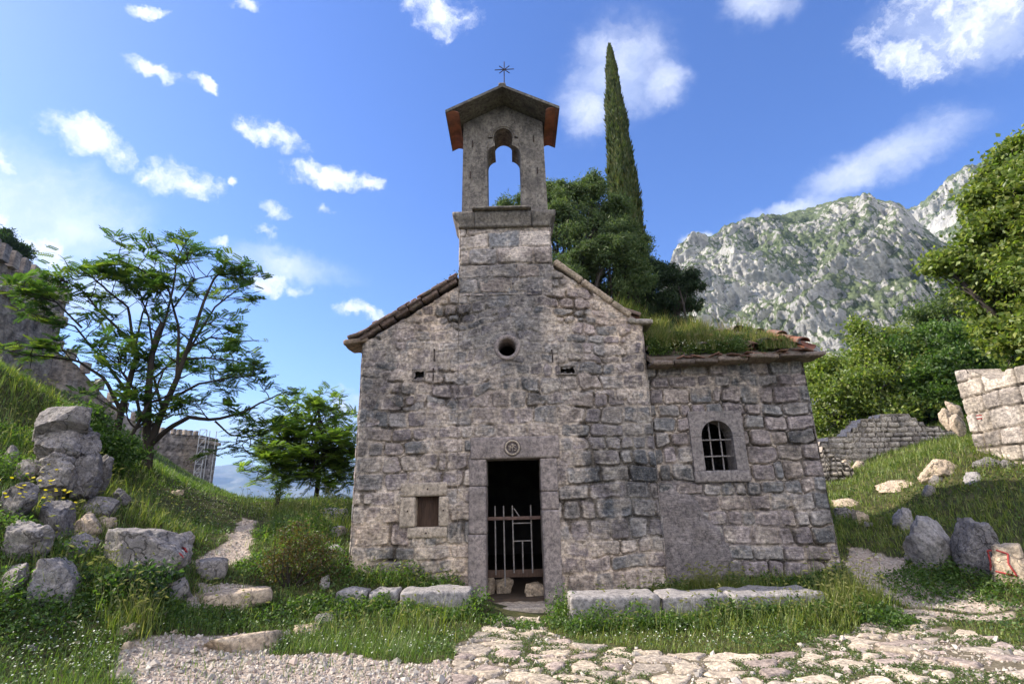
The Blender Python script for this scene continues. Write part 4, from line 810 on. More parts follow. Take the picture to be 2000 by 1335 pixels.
for lab, px, yt, yb, wd, ds, mt in (('half buried pale stone left of the gravel near the bottom edge', 140, 1210, 1232, 68, 7.3, 'rock_pale'), ('half buried pale stone between two grass tufts by the gravel', 248, 1215, 1245, 58, 7.1, 'rock_pale'), ('low pale stone in white flowers', 158, 1250, 1268, 50, 6.9, 'rock_pale'), ('small pale stone at the corner of the gravel', 240, 1252, 1280, 34, 6.7, 'rock_pale'), ('tiny pale stone at the back of the gravel', 338, 1233, 1245, 22, 7.3, 'rock_pale'), ('greyish stone under the dark leaves', 130, 1175, 1200, 40, 7.6, 'rock'), ('pale flat stone in the grass above the gravel corner', 300, 1196, 1214, 62, 7.6, 'rock_pale'), ('worn pale stone at the left edge among white flowers', 40, 1262, 1282, 66, 7.0, 'rock'), ('small pale stone in the meadow beside the worn path', 335, 955, 965, 40, 12, 'rock_pale')):
    rock('half_buried_stone', lab, 'stone', px, yt, yb, wd, ds, None, mt, int(px) + 3, GRP4, sub=4)
GRP5 = 'stones beside the left wall of the chapel'
for lab, px, yt, yb, wd, ds in (('upper grey stone in the weeds left of the chapel corner', 652, 990, 1020, 55, 10.3), ('middle grey stone in the weeds left of the chapel corner', 655, 1026, 1052, 50, 9.7), ('lower grey stone in the weeds left of the chapel corner', 648, 1062, 1085, 48, 9.3), ('small upright stone left of the bench', 632, 1122, 1160, 24, 8.3)):
    rock('weed_stone', lab, 'stone', px, yt, yb, wd, ds, None, 'bench', int(yt), GRP5, sub=4)
GRP6 = 'rocks on the right slope'
for lab, px, yt, yb, wd, ds, mt, rd, bx in (('large grey rock sloping left beside the gravel path', 1838, 1005, 1120, 105, 10.4, 'bench', 12, .5), ('large dark pitted rock between the sloping rock and the painted stone', 1930, 1010, 1125, 115, 10.0, 'rock_dark', -10, .4), ('pale stone with a red painted square at the right edge', 1988, 1060, 1145, 84, 9.6, 'rock_pale', 0, .85), ('sunlit stone slab standing at the left end of the large rocks', 1775, 990, 1035, 48, 11.0, 'bench', 20, .7), ('low grey stone at the foot of the sloping rock', 1822, 1070, 1118, 60, 10.2, 'rock', 0, .4),
                             ('pale rocky hump in the sunlit grass below the high dry wall', 1848, 894, 930, 95, 13.6, 'rock_pale', 0, .3), ('round grey stone below the rocky hump', 1838, 924, 945, 40, 13.2, 'rock', 0, .3), ('flat light slab lying in the grass at the right', 1912, 920, 942, 50, 12.6, 'bench', 15, .6), ('dark low rock under the high dry wall', 1935, 890, 912, 60, 13.4, 'rock_dark', 0, .3), ('dark low rock at the right edge under the high dry wall', 1985, 895, 915, 50, 13.2, 'rock_dark', 0, .3), ('small grey stone in the middle of the right meadow', 1822, 945, 970, 34, 12.8, 'rock', 0, .3), ('pale flat rock between grass bands on the right slope', 1765, 936, 956, 95, 13.6, 'rock_pale', 0, .3),
                             ('pale rock patch right of the annex corner', 1662, 972, 990, 60, 14.2, 'rock_pale', 0, .3), ('light round stone beside the path right of the annex', 1687, 993, 1022, 34, 11.8, 'rock_pale', 0, .3), ('grey rough stone touching the annex corner', 1652, 990, 1012, 36, 12.2, 'rock', 0, .3), ('small low stone in the shaded grass right of the light round stone', 1700, 1018, 1032, 26, 11.5, 'rock', 0, .3), ('small stone on the path edge at the far right', 1968, 1178, 1190, 30, 9.2, 'rock_pale', 0, .4), ('large pale rock lying on the low wall right of the annex', 1680, 898, 915, 32, 17, 'rock_pale', 0, .6), ('pale upright block on the low wall beside the annex', 1657, 896, 925, 20, 17, 'rock_pale', 0, .7)):
    o = rock('slope_rock', lab, 'rock', px, yt, yb, wd, ds, None, mt, int(px) + (7 if 'painted' in lab else 0), GRP6, box=bx, rotd=rd, sub=5 if wd > 60 else 4, facets=5 if 'painted' in lab else 15)
    if 'painted square' in lab: painted = o
    if 'rounded back' in lab: bigb = o
def surf_marks(o, mat, name, pts, wd=.012):
    """paint on a rock: a flat ribbon laid on its camera-facing surface"""
    me = o.data; V = np.empty(len(me.vertices) * 3); me.vertices.foreach_get('co', V); V = V.reshape(-1, 3); out = []
    for (u, v) in pts:
        c = V[V[:, 1] < 0]; k = np.argsort((c[:, 0] - u) ** 2 + (c[:, 2] - v) ** 2)[:3]
        out.append((u, c[k, 1].mean() - .003, v))
    i = np.linspace(0, 1, len(pts)); q = np.linspace(0, 1, 8 * (len(pts) - 1) + 1); pts2 = np.array(pts); out = []
    for (u, v) in zip(np.interp(q, i, pts2[:, 0]), np.interp(q, i, pts2[:, 1])):
        c = V[V[:, 1] < 0]; k = np.argsort((c[:, 0] - u) ** 2 + (c[:, 2] - v) ** 2)[:3]; out.append((u, c[k, 1].mean() - .002, v))
    return link(name, MB().add(*tube(out, wd, 6)).mesh(mat, True), o)
w_, h_ = painted.dimensions.x, painted.data.vertices and max(v.co.z for v in painted.data.vertices)
bx0, bx1, bz0, bz1 = -w_ * .36, w_ * .1, h_ * .42, h_ * .85
surf_marks(painted, M['red'], 'painted_square', [(bx0, bz1), ((bx0 + bx1) / 2, bz1 + .01), (bx1, bz1 - .03), (bx1 - .02, (bz0 + bz1) / 2), (bx1 + .03, bz0), ((bx0 + bx1) / 2, bz0 + .03), (bx0 - .02, bz0 + .05), (bx0, (bz0 + bz1) / 2), (bx0, bz1)])
bb = [x for x in COLL.objects if x.get('label', '').startswith('large grey boulder')][0]; hb = max(v.co.z for v in bb.data.vertices)
for mt, dz in (('red', 0), ('white', .024), ('red', .05)): surf_marks(bb, M[mt], 'paint_mark', [(bb.dimensions.x * .36 + dz * .3, hb * .62 + dz), (bb.dimensions.x * .39 + dz * .3, hb * .60 + dz), (bb.dimensions.x * .42 + dz * .3, hb * .55 + dz)], .013)

# stone benches along the front ---------------------------------------
GRPB = 'stone bench blocks along the chapel front'
def bench(lab, x0, x1, y0, y1, z0, z1, seed, amp=.03, rz_=0.0):
    V, F = rbox((x1 - x0 - .015, y1 - y0, z1 - z0), .045, .035, amp, 5, seed, 60)
    return tag(link('bench_block', MB().add(V, F).mesh(M['bench'], True), None, ((x0 + x1) / 2, (y0 + y1) / 2, z0), (0, 0, rz_)), lab, 'stone bench', GRPB)
a = lambda px, py, y: at_y(px, py, y)[0]
bench('long weathered bench block right of the door', .66, 1.82, 7.32, 7.86, -.08, .31, 1); bench('short middle bench block between two longer ones on the right', 1.84, 2.72, 7.34, 7.86, -.08, .29, 2); bench('bench block at the right end among tall barley grass', 2.74, 3.92, 7.30, 7.92, -.08, .29, 3, .04)
bench('long bench block left of the door', -1.60, -.62, 7.62, 8.06, -.05, .37, 4); bench('rounded grey block between the long left bench and the dark end block', -2.02, -1.62, 7.66, 8.06, .0, .38, 5, .05); bench('dark end block of the left bench', -2.50, -2.04, 7.70, 8.08, .02, .39, 6, .05)
for lab, px, yt, yb, wd, y in (('white rubble stone standing inside the doorway', 986, 1130, 1163, 34, 9.15), ('white rubble stone against the left jamb inside the doorway', 957, 1128, 1168, 22, 9.05), ('pale angular stone against the right jamb inside the doorway', 1046, 1138, 1176, 40, 8.85)):
    b = at_y(px, yb, y); tp = at_y(px, yt, y); wv = wd / FOC * y; V, F = rock_arrays((wv, wv * .8, tp[2] - max(b[2], .03) + .04), int(px), 4, 8, .14, .5); tag(link('rubble_stone', mesh_np(V, F, None, M['rock_pale'], True), None, (b[0], y, max(b[2], .05) - .03)), lab, 'stone', 'rubble stones in the doorway')

# ------------------------------------------------------------------ dry stone walls on the right
def dry_wall(name, label, base, tops, thick, seed, res, mat='drywall', **kw):
    """base: two ground points (px,py,dist); tops: list of (fraction along, height)"""
    A, B = at_d(*base[0]), at_d(*base[1]); A2, B2 = A.copy(), B.copy(); dv = (B - A)[:2]; L = np.linalg.norm(dv); U = np.array((dv[0] / L, dv[1] / L, 0)); N = np.array((U[1], -U[0], 0))
    if N @ (CAM - A) < 0: N = -N
    fr, hs = zip(*tops); top = lambda u: np.interp(np.asarray(u) / L, fr, hs) + (A[2] + (B[2] - A[2]) * np.asarray(u) / L) + (np.floor(fbm(p3(np.asarray(u), 0), 2.5, 2, seed) * 6) / 6 - .5) * kw.get('jag', .12); top0 = top; top = lambda u: np.round(top0(u) / .15) * .15 if kw.get('jag', 0) > .1 else top0(u)
    bot = min(A[2], B[2]) - .6; k = {q: v for q, v in kw.items() if q != 'jag'}; mb = MB()
    mb.add(*wall_sheet(0, L, bot, top, (A[0], A[1], 0), U, N, res, seed, **k)); O2 = A - N * thick
    mb.add(*wall_sheet(0, L, bot, top, (O2[0], O2[1], 0), U, -N, res * 2, seed + 1, **k))
    u = np.linspace(0, L, 60); z = top(u); P = np.concatenate([np.c_[A[0] + u * U[0], A[1] + u * U[1], z], np.c_[O2[0] + u * U[0], O2[1] + u * U[1], z]]); f = np.array([(i, i + 1, 61 + i, 60 + i) for i in range(59)]); mb.add(P, f, (.38, .34, .29))
    for e in (0, L):
        ze = float(top(np.array([e]))[0]); q = A + U * e; q2 = O2 + U * e; mb.add(np.array([(q[0], q[1], bot), (q2[0], q2[1], bot), (q2[0], q2[1], ze), (q[0], q[1], ze)]), np.array([(0, 1, 2, 3)]), (.35, .31, .27))
    o = link(name, mb.mesh(M[mat], True)); return tag(o, label, 'wall')
DP = np.array([(.40, .365, .32), (.37, .345, .315), (.46, .42, .365), (.33, .305, .28)]); DM = np.array((.10, .085, .07))
dk = dict(pal=DP, weights=(1, 1, 1, 1), mortar=DM, smear=-.6, deep=.05, joint=.012, fade=False)
dry_wall('dry_stone_wall', 'high sunlit dry stone wall of big squared blocks at the right edge', ((1907, 875, 14.2), (2160, 905, 12.6)), [(0, 1.62), (.12, 1.62), (.13, 1.52), (.2, 1.55), (.34, 1.40), (.44, 1.42), (.5, 1.62), (1, 1.7)], .7, 301, .025, rh=(.24, .38), bw=(.34, .74), rough=.025, jag=.05, **dk)
dry_wall('dry_stone_wall', 'long stepped dry stone wall of small blocks in front of the trees', ((1598, 915, 21), (1868, 858, 24)), [(0, .75), (.12, .95), (.22, .95), (.3, 1.1), (.36, 1.32), (.45, 1.38), (.6, 1.32), (.68, 1.25), (.74, 1.05), (.8, .8), (.9, .55), (1, .3)], .6, 302, .04, rh=(.14, .22), bw=(.2, .45), rough=.03, jag=.18, **dk)
dry_wall('dry_stone_wall', 'low ruined dry stone wall beside the annex corner', ((1585, 945, 16.8), (1668, 925, 17.2)), [(0, .85), (.5, .8), (.75, .5), (1, .15)], .6, 303, .035, rh=(.1, .18), bw=(.16, .36), rough=.03, jag=.12, **dk)
V, F = rbox((.34, .02, .13), .004, .05, .002); A_ = at_d(1918, 818, 13.95)
for k, (mt, dz) in enumerate((('red', 0), ('white', .03), ('red', .06))):
    V, F = rbox((.18, .010, .025), .003, .05, .001); o = link('trail_blaze', MB().add(V, F).mesh(M[mt]), [x for x in COLL.objects if x.name == 'dry_stone_wall'][0], (A_[0], A_[1] - .02, A_[2] + dz), (0, 0, -.55))
for lab, px, yt, yb, wd, ds in (('upper rounded rock of the heap left of the high dry wall', 1870, 780, 810, 30, 17), ('lower left rock of the heap left of the high dry wall', 1853, 795, 830, 26, 16.8), ('speckled rock at the foot of the heap left of the high dry wall', 1876, 805, 840, 32, 16.6)): rock('heap_rock', lab, 'rock', px, yt, yb, wd, ds, None, 'rock_pale', int(px), 'rock heap by the high dry wall', sub=4, stacked=True)
rock('red_topped_stone', 'small stone with red paint at the end of the stepped dry wall', 'stone', 1833, 832, 845, 14, 23, None, 'red', 9, sub=3)

# ------------------------------------------------------------------ fortress on the left hill
FP = np.array([(.34, .305, .275), (.29, .27, .255), (.40, .36, .31), (.245, .23, .225)])
fk = dict(pal=FP, weights=(1, 1, 1, 1), mortar=np.array((.26, .22, .18)), smear=.2, rh=(.4, .6), bw=(.5, 1.1), joint=.05, rough=.05, fade=False)
def fort_box(mb, A, B, thick, z0, za, zb, seed, res=.2):
    A, B = np.array(A, float)[:2], np.array(B, float)[:2]; L = np.linalg.norm(B - A); U = np.r_[(B - A) / L, 0]; N = np.array((U[1], -U[0], 0)); N = N if N[:2] @ (-(A + B) / 2) > 0 else -N
    top = lambda u: za + (zb - za) * np.asarray(u) / L; mb.add(*wall_sheet(0, L, z0, top, (A[0], A[1], 0), U, N, res, seed, **fk)); A2, B2 = A - N[:2] * thick, B - N[:2] * thick
    mb.add(*wall_sheet(0, L, z0, top, (A2[0], A2[1], 0), U, -N, res * 2, seed, **fk))
    for (p, q, z) in ((A, A2, za), (B, B2, zb)): mb.add(*wall_sheet(0, thick, z0, z, (p[0], p[1], 0), np.r_[(q - p) / thick, 0], -U if p is A else U, res, seed + 1, **fk))
    mb.add(np.array([(*A, za), (*B, zb), (*B2, zb), (*A2, za)]), np.array([(0, 1, 2, 3)]), FP[0]); return U, N, L
def battlement(name, parent, A, B, za, zb, U, N, L, n, size, depth=.5, proud=.25):
    mb = MB()
    for k in range(n):
        f = (k + .5) / n; q = np.array(A)[:2] + U[:2] * L * f + N[:2] * (proud - depth / 2); V, F = rbox((size * .62, depth, size), .02, .4, .03, 2, k); mb.add(rotz(V, math.atan2(U[1], U[0])) + np.array((q[0], q[1], za + (zb - za) * f - .02)), F, FP[k % 4])
    return world_child(name, mb.mesh(M['fort']), parent)
def corbels(parent, A, z_a, z_b, U, N, L, n, size):
    mb = MB()
    for k in range(n):
        f = (k + .5) / n; q = np.array(A)[:2] + U[:2] * L * f + N[:2] * .15; V, F = rbox((size * .45, .5, size), .02, .3, .02, 2, k); mb.add(rotz(V, math.atan2(U[1], U[0])) + np.array((q[0], q[1], z_a + (z_b - z_a) * f - size * 2)), F, FP[2] * 1.25)
    return world_child('corbel_row', mb.mesh(M['fort']), parent)
ft = thing('fortress_tower', 'big brown stone fortress tower with corbels at the left edge', 'tower', tuple(at_d(60, 690, 42)))
A, B = at_d(-160, 690, 36), at_d(107, 690, 46); za = at_d(0, 520, 39.8)[2]; mb = MB(); U, N, L = fort_box(mb, A, B, 8, at_d(0, 760, 40)[2] - 4, za, za + .3, 401); world_child('tower_wall', mb.mesh(M['fort'], True), ft)
battlement('battlement', ft, A, B, za, za + .3, U, N, L, 11, 1.0); corbels(ft, A, za - .3, za, U, N, L, 18, .7)
for f, dz in ((.35, 4), (.62, 4.5), (.75, 7)): q = A[:2] + U[:2] * L * f + N[:2] * .02; V, F = rbox((.5, .25, .9), .02, .3, 0); world_child('dark_slit_box', MB().add(rotz(V, math.atan2(U[1], U[0])) + np.array((q[0], q[1], za - dz)), F).mesh(M['soil_slit']), ft)  # solid dark boxes; their colour stands for the shade inside the slits
fw_ = thing('fortress_wall', 'battlemented fortress wall running down the hill behind the left trees', 'wall', tuple(at_d(200, 790, 48))); mbw = MB(); line = [(96, 676, 47), (150, 712, 48), (205, 775, 50), (250, 815, 51), (300, 846, 53)]
for i in range(len(line) - 1):
    A, B = at_d(*line[i]), at_d(*line[i + 1]); U, N, L = fort_box(mbw, A, B, 1.2, min(A[2], B[2]) - 7, A[2], B[2], 410 + i, .25); battlement('battlement', fw_, A, B, A[2], B[2], U, N, L, max(2, int(L / 1.3)), .8)
world_child('wall_face', mbw.mesh(M['fort'], True), fw_)
fl = thing('fortress_wall', 'low dark fortress curtain wall between the tree trunk and the small square tower', 'wall', tuple(at_d(340, 930, 54))); A, B = at_d(285, 842, 53), at_d(386, 851, 55); mb = MB(); U, N, L = fort_box(mb, A, B, 1.2, at_d(340, 950, 54)[2] - 3, A[2], B[2], 420, .22); world_child('wall_face', mb.mesh(M['fort'], True), fl); battlement('battlement', fl, A, B, A[2], B[2], U, N, L, 9, .45, .4)
sm = thing('watch_tower', 'small square fortress tower beside the scaffold with the sea behind', 'tower', tuple(at_d(405, 940, 56))); A, B = at_d(392, 849, 54), at_d(427, 854, 57); mb = MB(); U, N, L = fort_box(mb, A, B, 2.6, at_d(405, 950, 55)[2] - 4, A[2], A[2], 430, .14); world_child('tower_wall', mb.mesh(M['fort'], True), sm); corbels(sm, A, A[2] - .05, A[2] - .05, U, N, L, 8, .32)
q = A[:2] + U[:2] * L * .45 + N[:2] * .03; V, F = rbox((.28, .2, .6), .02, .3, 0); world_child('dark_slit_box', MB().add(rotz(V, math.atan2(U[1], U[0])) + np.array((q[0], q[1], A[2] - 2.6)), F).mesh(M['soil_slit']), sm)  # slit is a solid box, its shade given by dark colour
sf = thing('scaffold', 'white metal scaffold against the left side of the small square tower', 'scaffold', tuple(at_d(378, 935, 53.5)))
pA, pB = at_d(376, 940, 53.5), at_d(390, 940, 53.5); ztp = at_d(385, 838, 53.5)[2]
for q in (pA, pB, pA + np.array((.3, 1.0, 0)), pB + np.array((.3, 1.0, 0))): world_child('upright_pole', MB().add(*tube([(q[0], q[1], q[2] - .8), (q[0], q[1], ztp)], .035, 5)).mesh(M['steel']), sf)
nl = 6
for k in range(nl):
    z0 = pA[2] + (ztp - pA[2]) * k / nl; z1 = pA[2] + (ztp - pA[2]) * (k + 1) / nl; world_child('rail', MB().add(*tube([(pA[0], pA[1], z1), (pB[0], pB[1], z1)], .03, 5)).mesh(M['steel']), sf); world_child('brace', MB().add(*tube([(pA[0], pA[1], z0), (pB[0], pB[1], z1)], .025, 5)).mesh(M['steel']), sf)

# ------------------------------------------------------------------ mountain, far hills, sea
def az_el(px, py): d = ray(px, py); return math.atan2(d[0], d[1]), math.atan2(d[2], math.hypot(d[0], d[1]))
def mountain(name, label, sky_px, az0, az1, r0, r1, na, nr, seed, amp, back=300, z_foot=-60, conc=.9, mat=None):
    ae = sorted(az_el(*p) for p in sky_px); aa = np.linspace(az0, az1, na); el = np.interp(aa, [a for a, _ in ae], [e for _, e in ae]); ztop = CAMH + r1 * np.tan(el)
    t_ = np.concatenate([np.linspace(0, 1, nr), 1 + np.linspace(0, 1, 14)[1:]]); T, A = np.meshgrid(t_, aa, indexing='xy'); ZT = ztop[:, None]
    up = np.clip(T, 0, 1); T2 = np.maximum(T - 1, 0); r_ = r0 + (r1 - r0) * up + back * np.clip(T - 1, 0, 1); zz = z_foot + (ZT - z_foot) * np.where(T <= 1, up ** conc, 1 - .8 * T2 ** 1.2)
    X, Y, Z = np.sin(A) * r_, np.cos(A) * r_, zz; p = np.stack([X, Y, Z], -1).reshape(-1, 3)
    q = p / (r1 - r0) * np.array((1.0, 1.0, .55)); w1 = q + np.stack([fbm(q, 3, 3, seed + 1), fbm(q, 3, 3, seed + 2), fbm(q, 3, 3, seed + 3)], -1) * .35
    n1 = (fbm(w1, 2.4, 3, seed, .5, True) - .55) * .8 + (fbm(w1, 5.0, 5, seed + 8, .55) - .5) * .8; n2 = fbm(w1 * np.array((1, 1, .7)), 9, 6, seed + 5, .6, True) - .55; n3 = fbm(q, 70, 3, seed + 6, .6, True) - .55
    k = (sstep(0, .08, T) * (1 - .75 * sstep(.86, 1.0, T))).ravel()
    d = (n1 * 2.0 + n2 * .50 + n3 * .20) * amp * k; dirs = np.stack([-np.sin(A), -np.cos(A), np.full_like(A, .55)], -1).reshape(-1, 3); p = p + dirs * d[:, None]
    p[:, 2] += ((n2 * .4 + n3 * .25) * amp * .22 * sstep(.8, 1, T).ravel())
    return tag(link(name, mesh_np(p, grid_faces(na, len(t_))[:, ::-1], None, mat, True)), label, 'mountain', kind='structure')
m_mtn, t = new_mat('karst_rock'); geo = t.n('ShaderNodeNewGeometry'); P = geo.outputs['Position']; sep = t.n('ShaderNodeSeparateXYZ'); t.l.new(geo.outputs['Normal'], sep.inputs[0])
n1 = t.noise(P, .012, 8, .65); n2 = t.noise(P, .06, 8, .7); n3 = t.noise(P, .25, 5, .7)
rockc = t.mix(t.ramp(n2, .35, .68), (.37, .365, .36), (.64, .615, .57)); rockc = t.mix(t.math('MULTIPLY', t.ramp(n3, .52, .66), .5), rockc, (.26, .255, .25)); rockc = t.mix(t.math('MULTIPLY', t.ramp(n1, .55, .7), .3), rockc, (.46, .40, .34))
g = t.math('ADD', t.math('MULTIPLY', sep.outputs[2], .42), t.math('ADD', t.math('MULTIPLY', n1, 1.1), t.math('MULTIPLY', n2, .55))); gf = t.ramp(t.math('ADD', g, t.math('MULTIPLY', n3, .45)), 1.115, 1.23)
grn = t.mix(t.ramp(n3, .4, .62), (.05, .085, .028), (.12, .165, .055)); c = t.mix(t.math('MULTIPLY', gf, .85), rockc, grn); bsh = t.math('MULTIPLY', t.ramp(t.noise(P, .11, 3, .6), .56, .62), t.ramp(n1, .44, .56)); c = t.mix(t.math('MULTIPLY', bsh, .8), c, (.05, .075, .03))
finish(m_mtn, t, c, .95, t.math('ADD', n2, n3), 1.0, 4.0, .05)
SKY1 = [(1180, 760), (1250, 700), (1290, 600), (1320, 512), (1345, 486), (1385, 482), (1405, 478), (1430, 458), (1500, 434), (1560, 420), (1640, 397), (1700, 390), (1740, 392), (1765, 404), (1790, 430), (1840, 470), (1900, 500), (2000, 560), (2300, 700)]
SKY2 = [(1560, 560), (1700, 470), (1760, 420), (1800, 405), (1850, 372), (1900, 342), (1950, 314), (2000, 280), (2150, 190), (2400, 150)]
mountain('mountain', 'pale limestone mountain dotted with green scrub behind the annex', SKY1, az_el(1170, 700)[0], R_(66), 230, 640, 620, 300, 5, 46, mat=m_mtn, z_foot=-40)
mountain('mountain', 'higher limestone ridge rising behind the nearer mountain to the upper right', SKY2, R_(31), R_(72), 650, 1150, 420, 150, 9, 60, mat=m_mtn, z_foot=60)
m_hill, t = new_mat('far_hills'); P = t.n('ShaderNodeNewGeometry').outputs['Position']; n = t.noise(P, .004, 6, .6); finish(m_hill, t, t.mix(t.ramp(n, .35, .65), (.08, .10, .07), (.16, .16, .14)), .95, n, .5, 30)
HILL = [(300, 930), (380, 915), (440, 908), (475, 902), (500, 910), (540, 916), (600, 905), (660, 900), (720, 905), (900, 890), (1100, 880)]
mountain('far_hills', 'blue hazy hills beyond the bay', HILL, R_(-52), R_(12), 5200, 7600, 260, 60, 13, 160, 1500, -215, mat=m_hill)
m_sea, t = new_mat('sea_water'); P = t.n('ShaderNodeNewGeometry').outputs['Position']; n = t.noise(P, .05, 4); b = t.n('ShaderNodeBsdfPrincipled'); b.inputs['Base Color'].default_value = (.02, .06, .09, 1); b.inputs['Roughness'].default_value = .15; bn = t.n('ShaderNodeBump', i_Strength=.3, i_Distance=1.5); t.l.new(n, bn.inputs['Height']); t.l.new(bn.outputs[0], b.inputs['Normal']); o_ = t.n('ShaderNodeOutputMaterial'); t.l.new(b.outputs[0], o_.inputs[0])
tag(link('sea', mesh_np(np.array([(-12000, -12000, -210), (12000, -12000, -210), (12000, 12000, -210), (-12000, 12000, -210)]), np.array([(0, 1, 2, 3)]), None, m_sea)), 'blue bay far below the hill', 'sea', kind='structure')

# ------------------------------------------------------------------ trees
def leafy(n_pos, pos, size, cols, r, tilt=1.35, lw=1.0):
    n = len(pos); c = np.array(cols)[r.integers(0, len(cols), n)] * r.uniform(.7, 1.3, n)[:, None]; s = size * r.uniform(.6, 1.3, n)
    return scatter(LEAF_V, LEAF_F, pos, rand_rot(n, r, tilt), np.stack([s * lw, s, s], -1), c)
def cloud_pts(blobs, per, clump, r, shell=.55, flat=.8):
    """leaf positions: clumps spread in the blobs, leaves spread in the clumps"""
    out = []
    for (c, rad) in blobs:
        nc = max(6, int(per[0] * rad ** 1.6)); d = r.normal(size=(nc, 3)); d /= np.linalg.norm(d, axis=1)[:, None]; q = r.uniform(shell ** 3, 1, nc) ** (1 / 3); cc = np.array(c) + d * q[:, None] * np.array((rad, rad, rad * flat))
        cs = clump * r.uniform(.5, 1.5, nc); k = r.normal(size=(nc, per[1], 3)) * np.array((1, 1, .6)) * .55 * cs[:, None, None] + cc[:, None]; out.append(k.reshape(-1, 3))
    return np.concatenate(out)
def limb(mb, a, b, r0, r1, r, bend=.12, n=8):
    a, b = np.array(a, float), np.array(b, float); s = np.linspace(0, 1, n)[:, None]; L = np.linalg.norm(b - a); o1, o2 = r.normal(size=3) * bend * L, r.normal(size=3) * bend * L
    P = a + (b - a) * s + o1 * np.sin(math.pi * s) * .6 + o2 * np.sin(2 * math.pi * s) * .3; mb.add(*tube(P, np.linspace(r0, r1, n), 7)); return P
GREEN = [(.077, .140, .028), (.084, .147, .031), (.049, .098, .025), (.112, .168, .039)]
DARK = [(.025, .053, .020), (.034, .070, .025), (.045, .084, .028), (.020, .042, .017)]
YGREEN = [(.186, .233, .050), (.148, .197, .047), (.232, .255, .059), (.111, .160, .041)]
def crown_tree(name, label, cat, base, blobs, per, clump, leaf, cols, seed, trunk_r=.2, bark='bark', group=None, mat='leaf', shell=.5, lw=1.0, tilt=1.5):
    r = np.random.default_rng(seed); t_ = thing(name, label, cat, tuple(base), group); mb = MB(); base = np.array(base)
    sub = []
    for c, rad in blobs:
        for k in range(7):
            d = r.normal(size=3); d[2] = abs(d[2]) * .9 - .25; d /= np.linalg.norm(d); sub.append((np.array(c) + d * rad * r.uniform(.55, 1.0), rad * r.uniform(.22, .46)))
    cen = np.mean([b[0] for b in blobs], axis=0); fork = base + (cen - base) * .45; limb(mb, base - np.array((0, 0, .4)), fork, trunk_r, trunk_r * .7, r, .05)
    for c, rad in blobs:
        P = limb(mb, fork, c, trunk_r * .5, trunk_r * .14, r, .1)
        for k in range(int(4 + rad * 3)):
            d = r.normal(size=3); d /= np.linalg.norm(d); limb(mb, P[r.integers(3, 8)], np.array(c) + d * rad * .85, trunk_r * .14, trunk_r * .03, r, .12, 5)
    world_child('trunk', mb.mesh(M[bark], True), t_); pos = np.concatenate([cloud_pts([(c, q * .8) for c, q in blobs], (per[0] * .42, per[1]), clump, r, shell), cloud_pts(sub, (per[0] * .55, per[1]), clump * .62, r, .1)]); V, F, C = leafy(0, pos, leaf, cols, r, tilt, lw); world_child('crown', mesh_np(V, F, C, M[mat]), t_); return t_
def pxb(lst, dist): return [(at_d(px, py, dist + dd), rr) for px, py, rr, dd in lst]
def gbase(px, dist): d = ray(px, 900); d = d / math.hypot(d[0], d[1]); return np.array((d[0] * dist, d[1] * dist, gz(d[0] * dist, d[1] * dist)))
# right: dense trees behind the dry walls
T = 'trees behind the dry stone walls'
crown_tree('leafy_tree', 'dense rounded green tree right behind the annex and the stepped dry wall', 'tree', gbase(1680, 31), pxb([(1640, 760, 2.0, 0), (1615, 730, 1.3, 0), (1625, 830, 1.7, -1), (1700, 700, 1.9, 1), (1740, 690, 1.7, 1), (1690, 770, 2.2, -1), (1750, 760, 2.2, 0), (1650, 800, 1.9, -1), (1720, 815, 1.8, -1), (1785, 700, 1.6, 2), (1770, 800, 1.8, 0)], 31), (26, 60), .62, .17, YGREEN, 501, .35, group=T)
crown_tree('leafy_tree', 'dark green tree between the rounded tree and the high dry wall', 'tree', gbase(1840, 31), pxb([(1820, 730, 1.9, 0), (1850, 700, 1.8, 0), (1880, 720, 1.6, 0), (1830, 780, 1.8, 0), (1870, 770, 1.6, 0), (1800, 790, 1.6, 0), (1850, 800, 1.3, -1)], 31), (24, 60), .62, .17, GREEN, 502, .35, group=T)
crown_tree('leafy_tree', 'olive green tree with bare twigs rising behind the dark green tree', 'tree', gbase(1870, 38), pxb([(1850, 620, 2.0, 0), (1885, 600, 2.0, 0), (1920, 640, 2.4, 0), (1860, 660, 2.2, 0), (1900, 690, 2.2, 0), (1960, 660, 2.4, 0), (1940, 700, 2.2, 0)], 38), (14, 48), .75, .18, [(.090, .128, .042), (.068, .105, .038), (.120, .150, .053)], 503, .35, 'bark_pale', T)
crown_tree('broadleaf_tree', 'tall bright green broadleaf tree leaning in at the right edge above the high dry wall', 'tree', gbase(2090, 16), pxb([(2010, 310, .6, 0), (1985, 355, .55, 0), (1960, 350, .35, 0), (1965, 410, .6, 0), (1935, 400, .4, 0), (1990, 450, .8, 0), (1920, 455, .5, 0), (1900, 495, .55, 0), (1870, 515, .4, 0), (1845, 520, .28, -.5), (1930, 520, .7, 0), (1980, 530, .9, 0), (1950, 580, .6, 0), (1905, 560, .4, 0), (1990, 600, .8, 0), (1985, 660, .6, 0), (1965, 630, .45, 0), (2050, 380, 1.1, 0), (2060, 520, 1.4, 0), (2120, 420, 1.6, 0), (2060, 650, 1.2, 0), (1995, 690, .45, 0)], 15.5), (60, 46), .32, .115, YGREEN, 504, .26, lw=1.15)
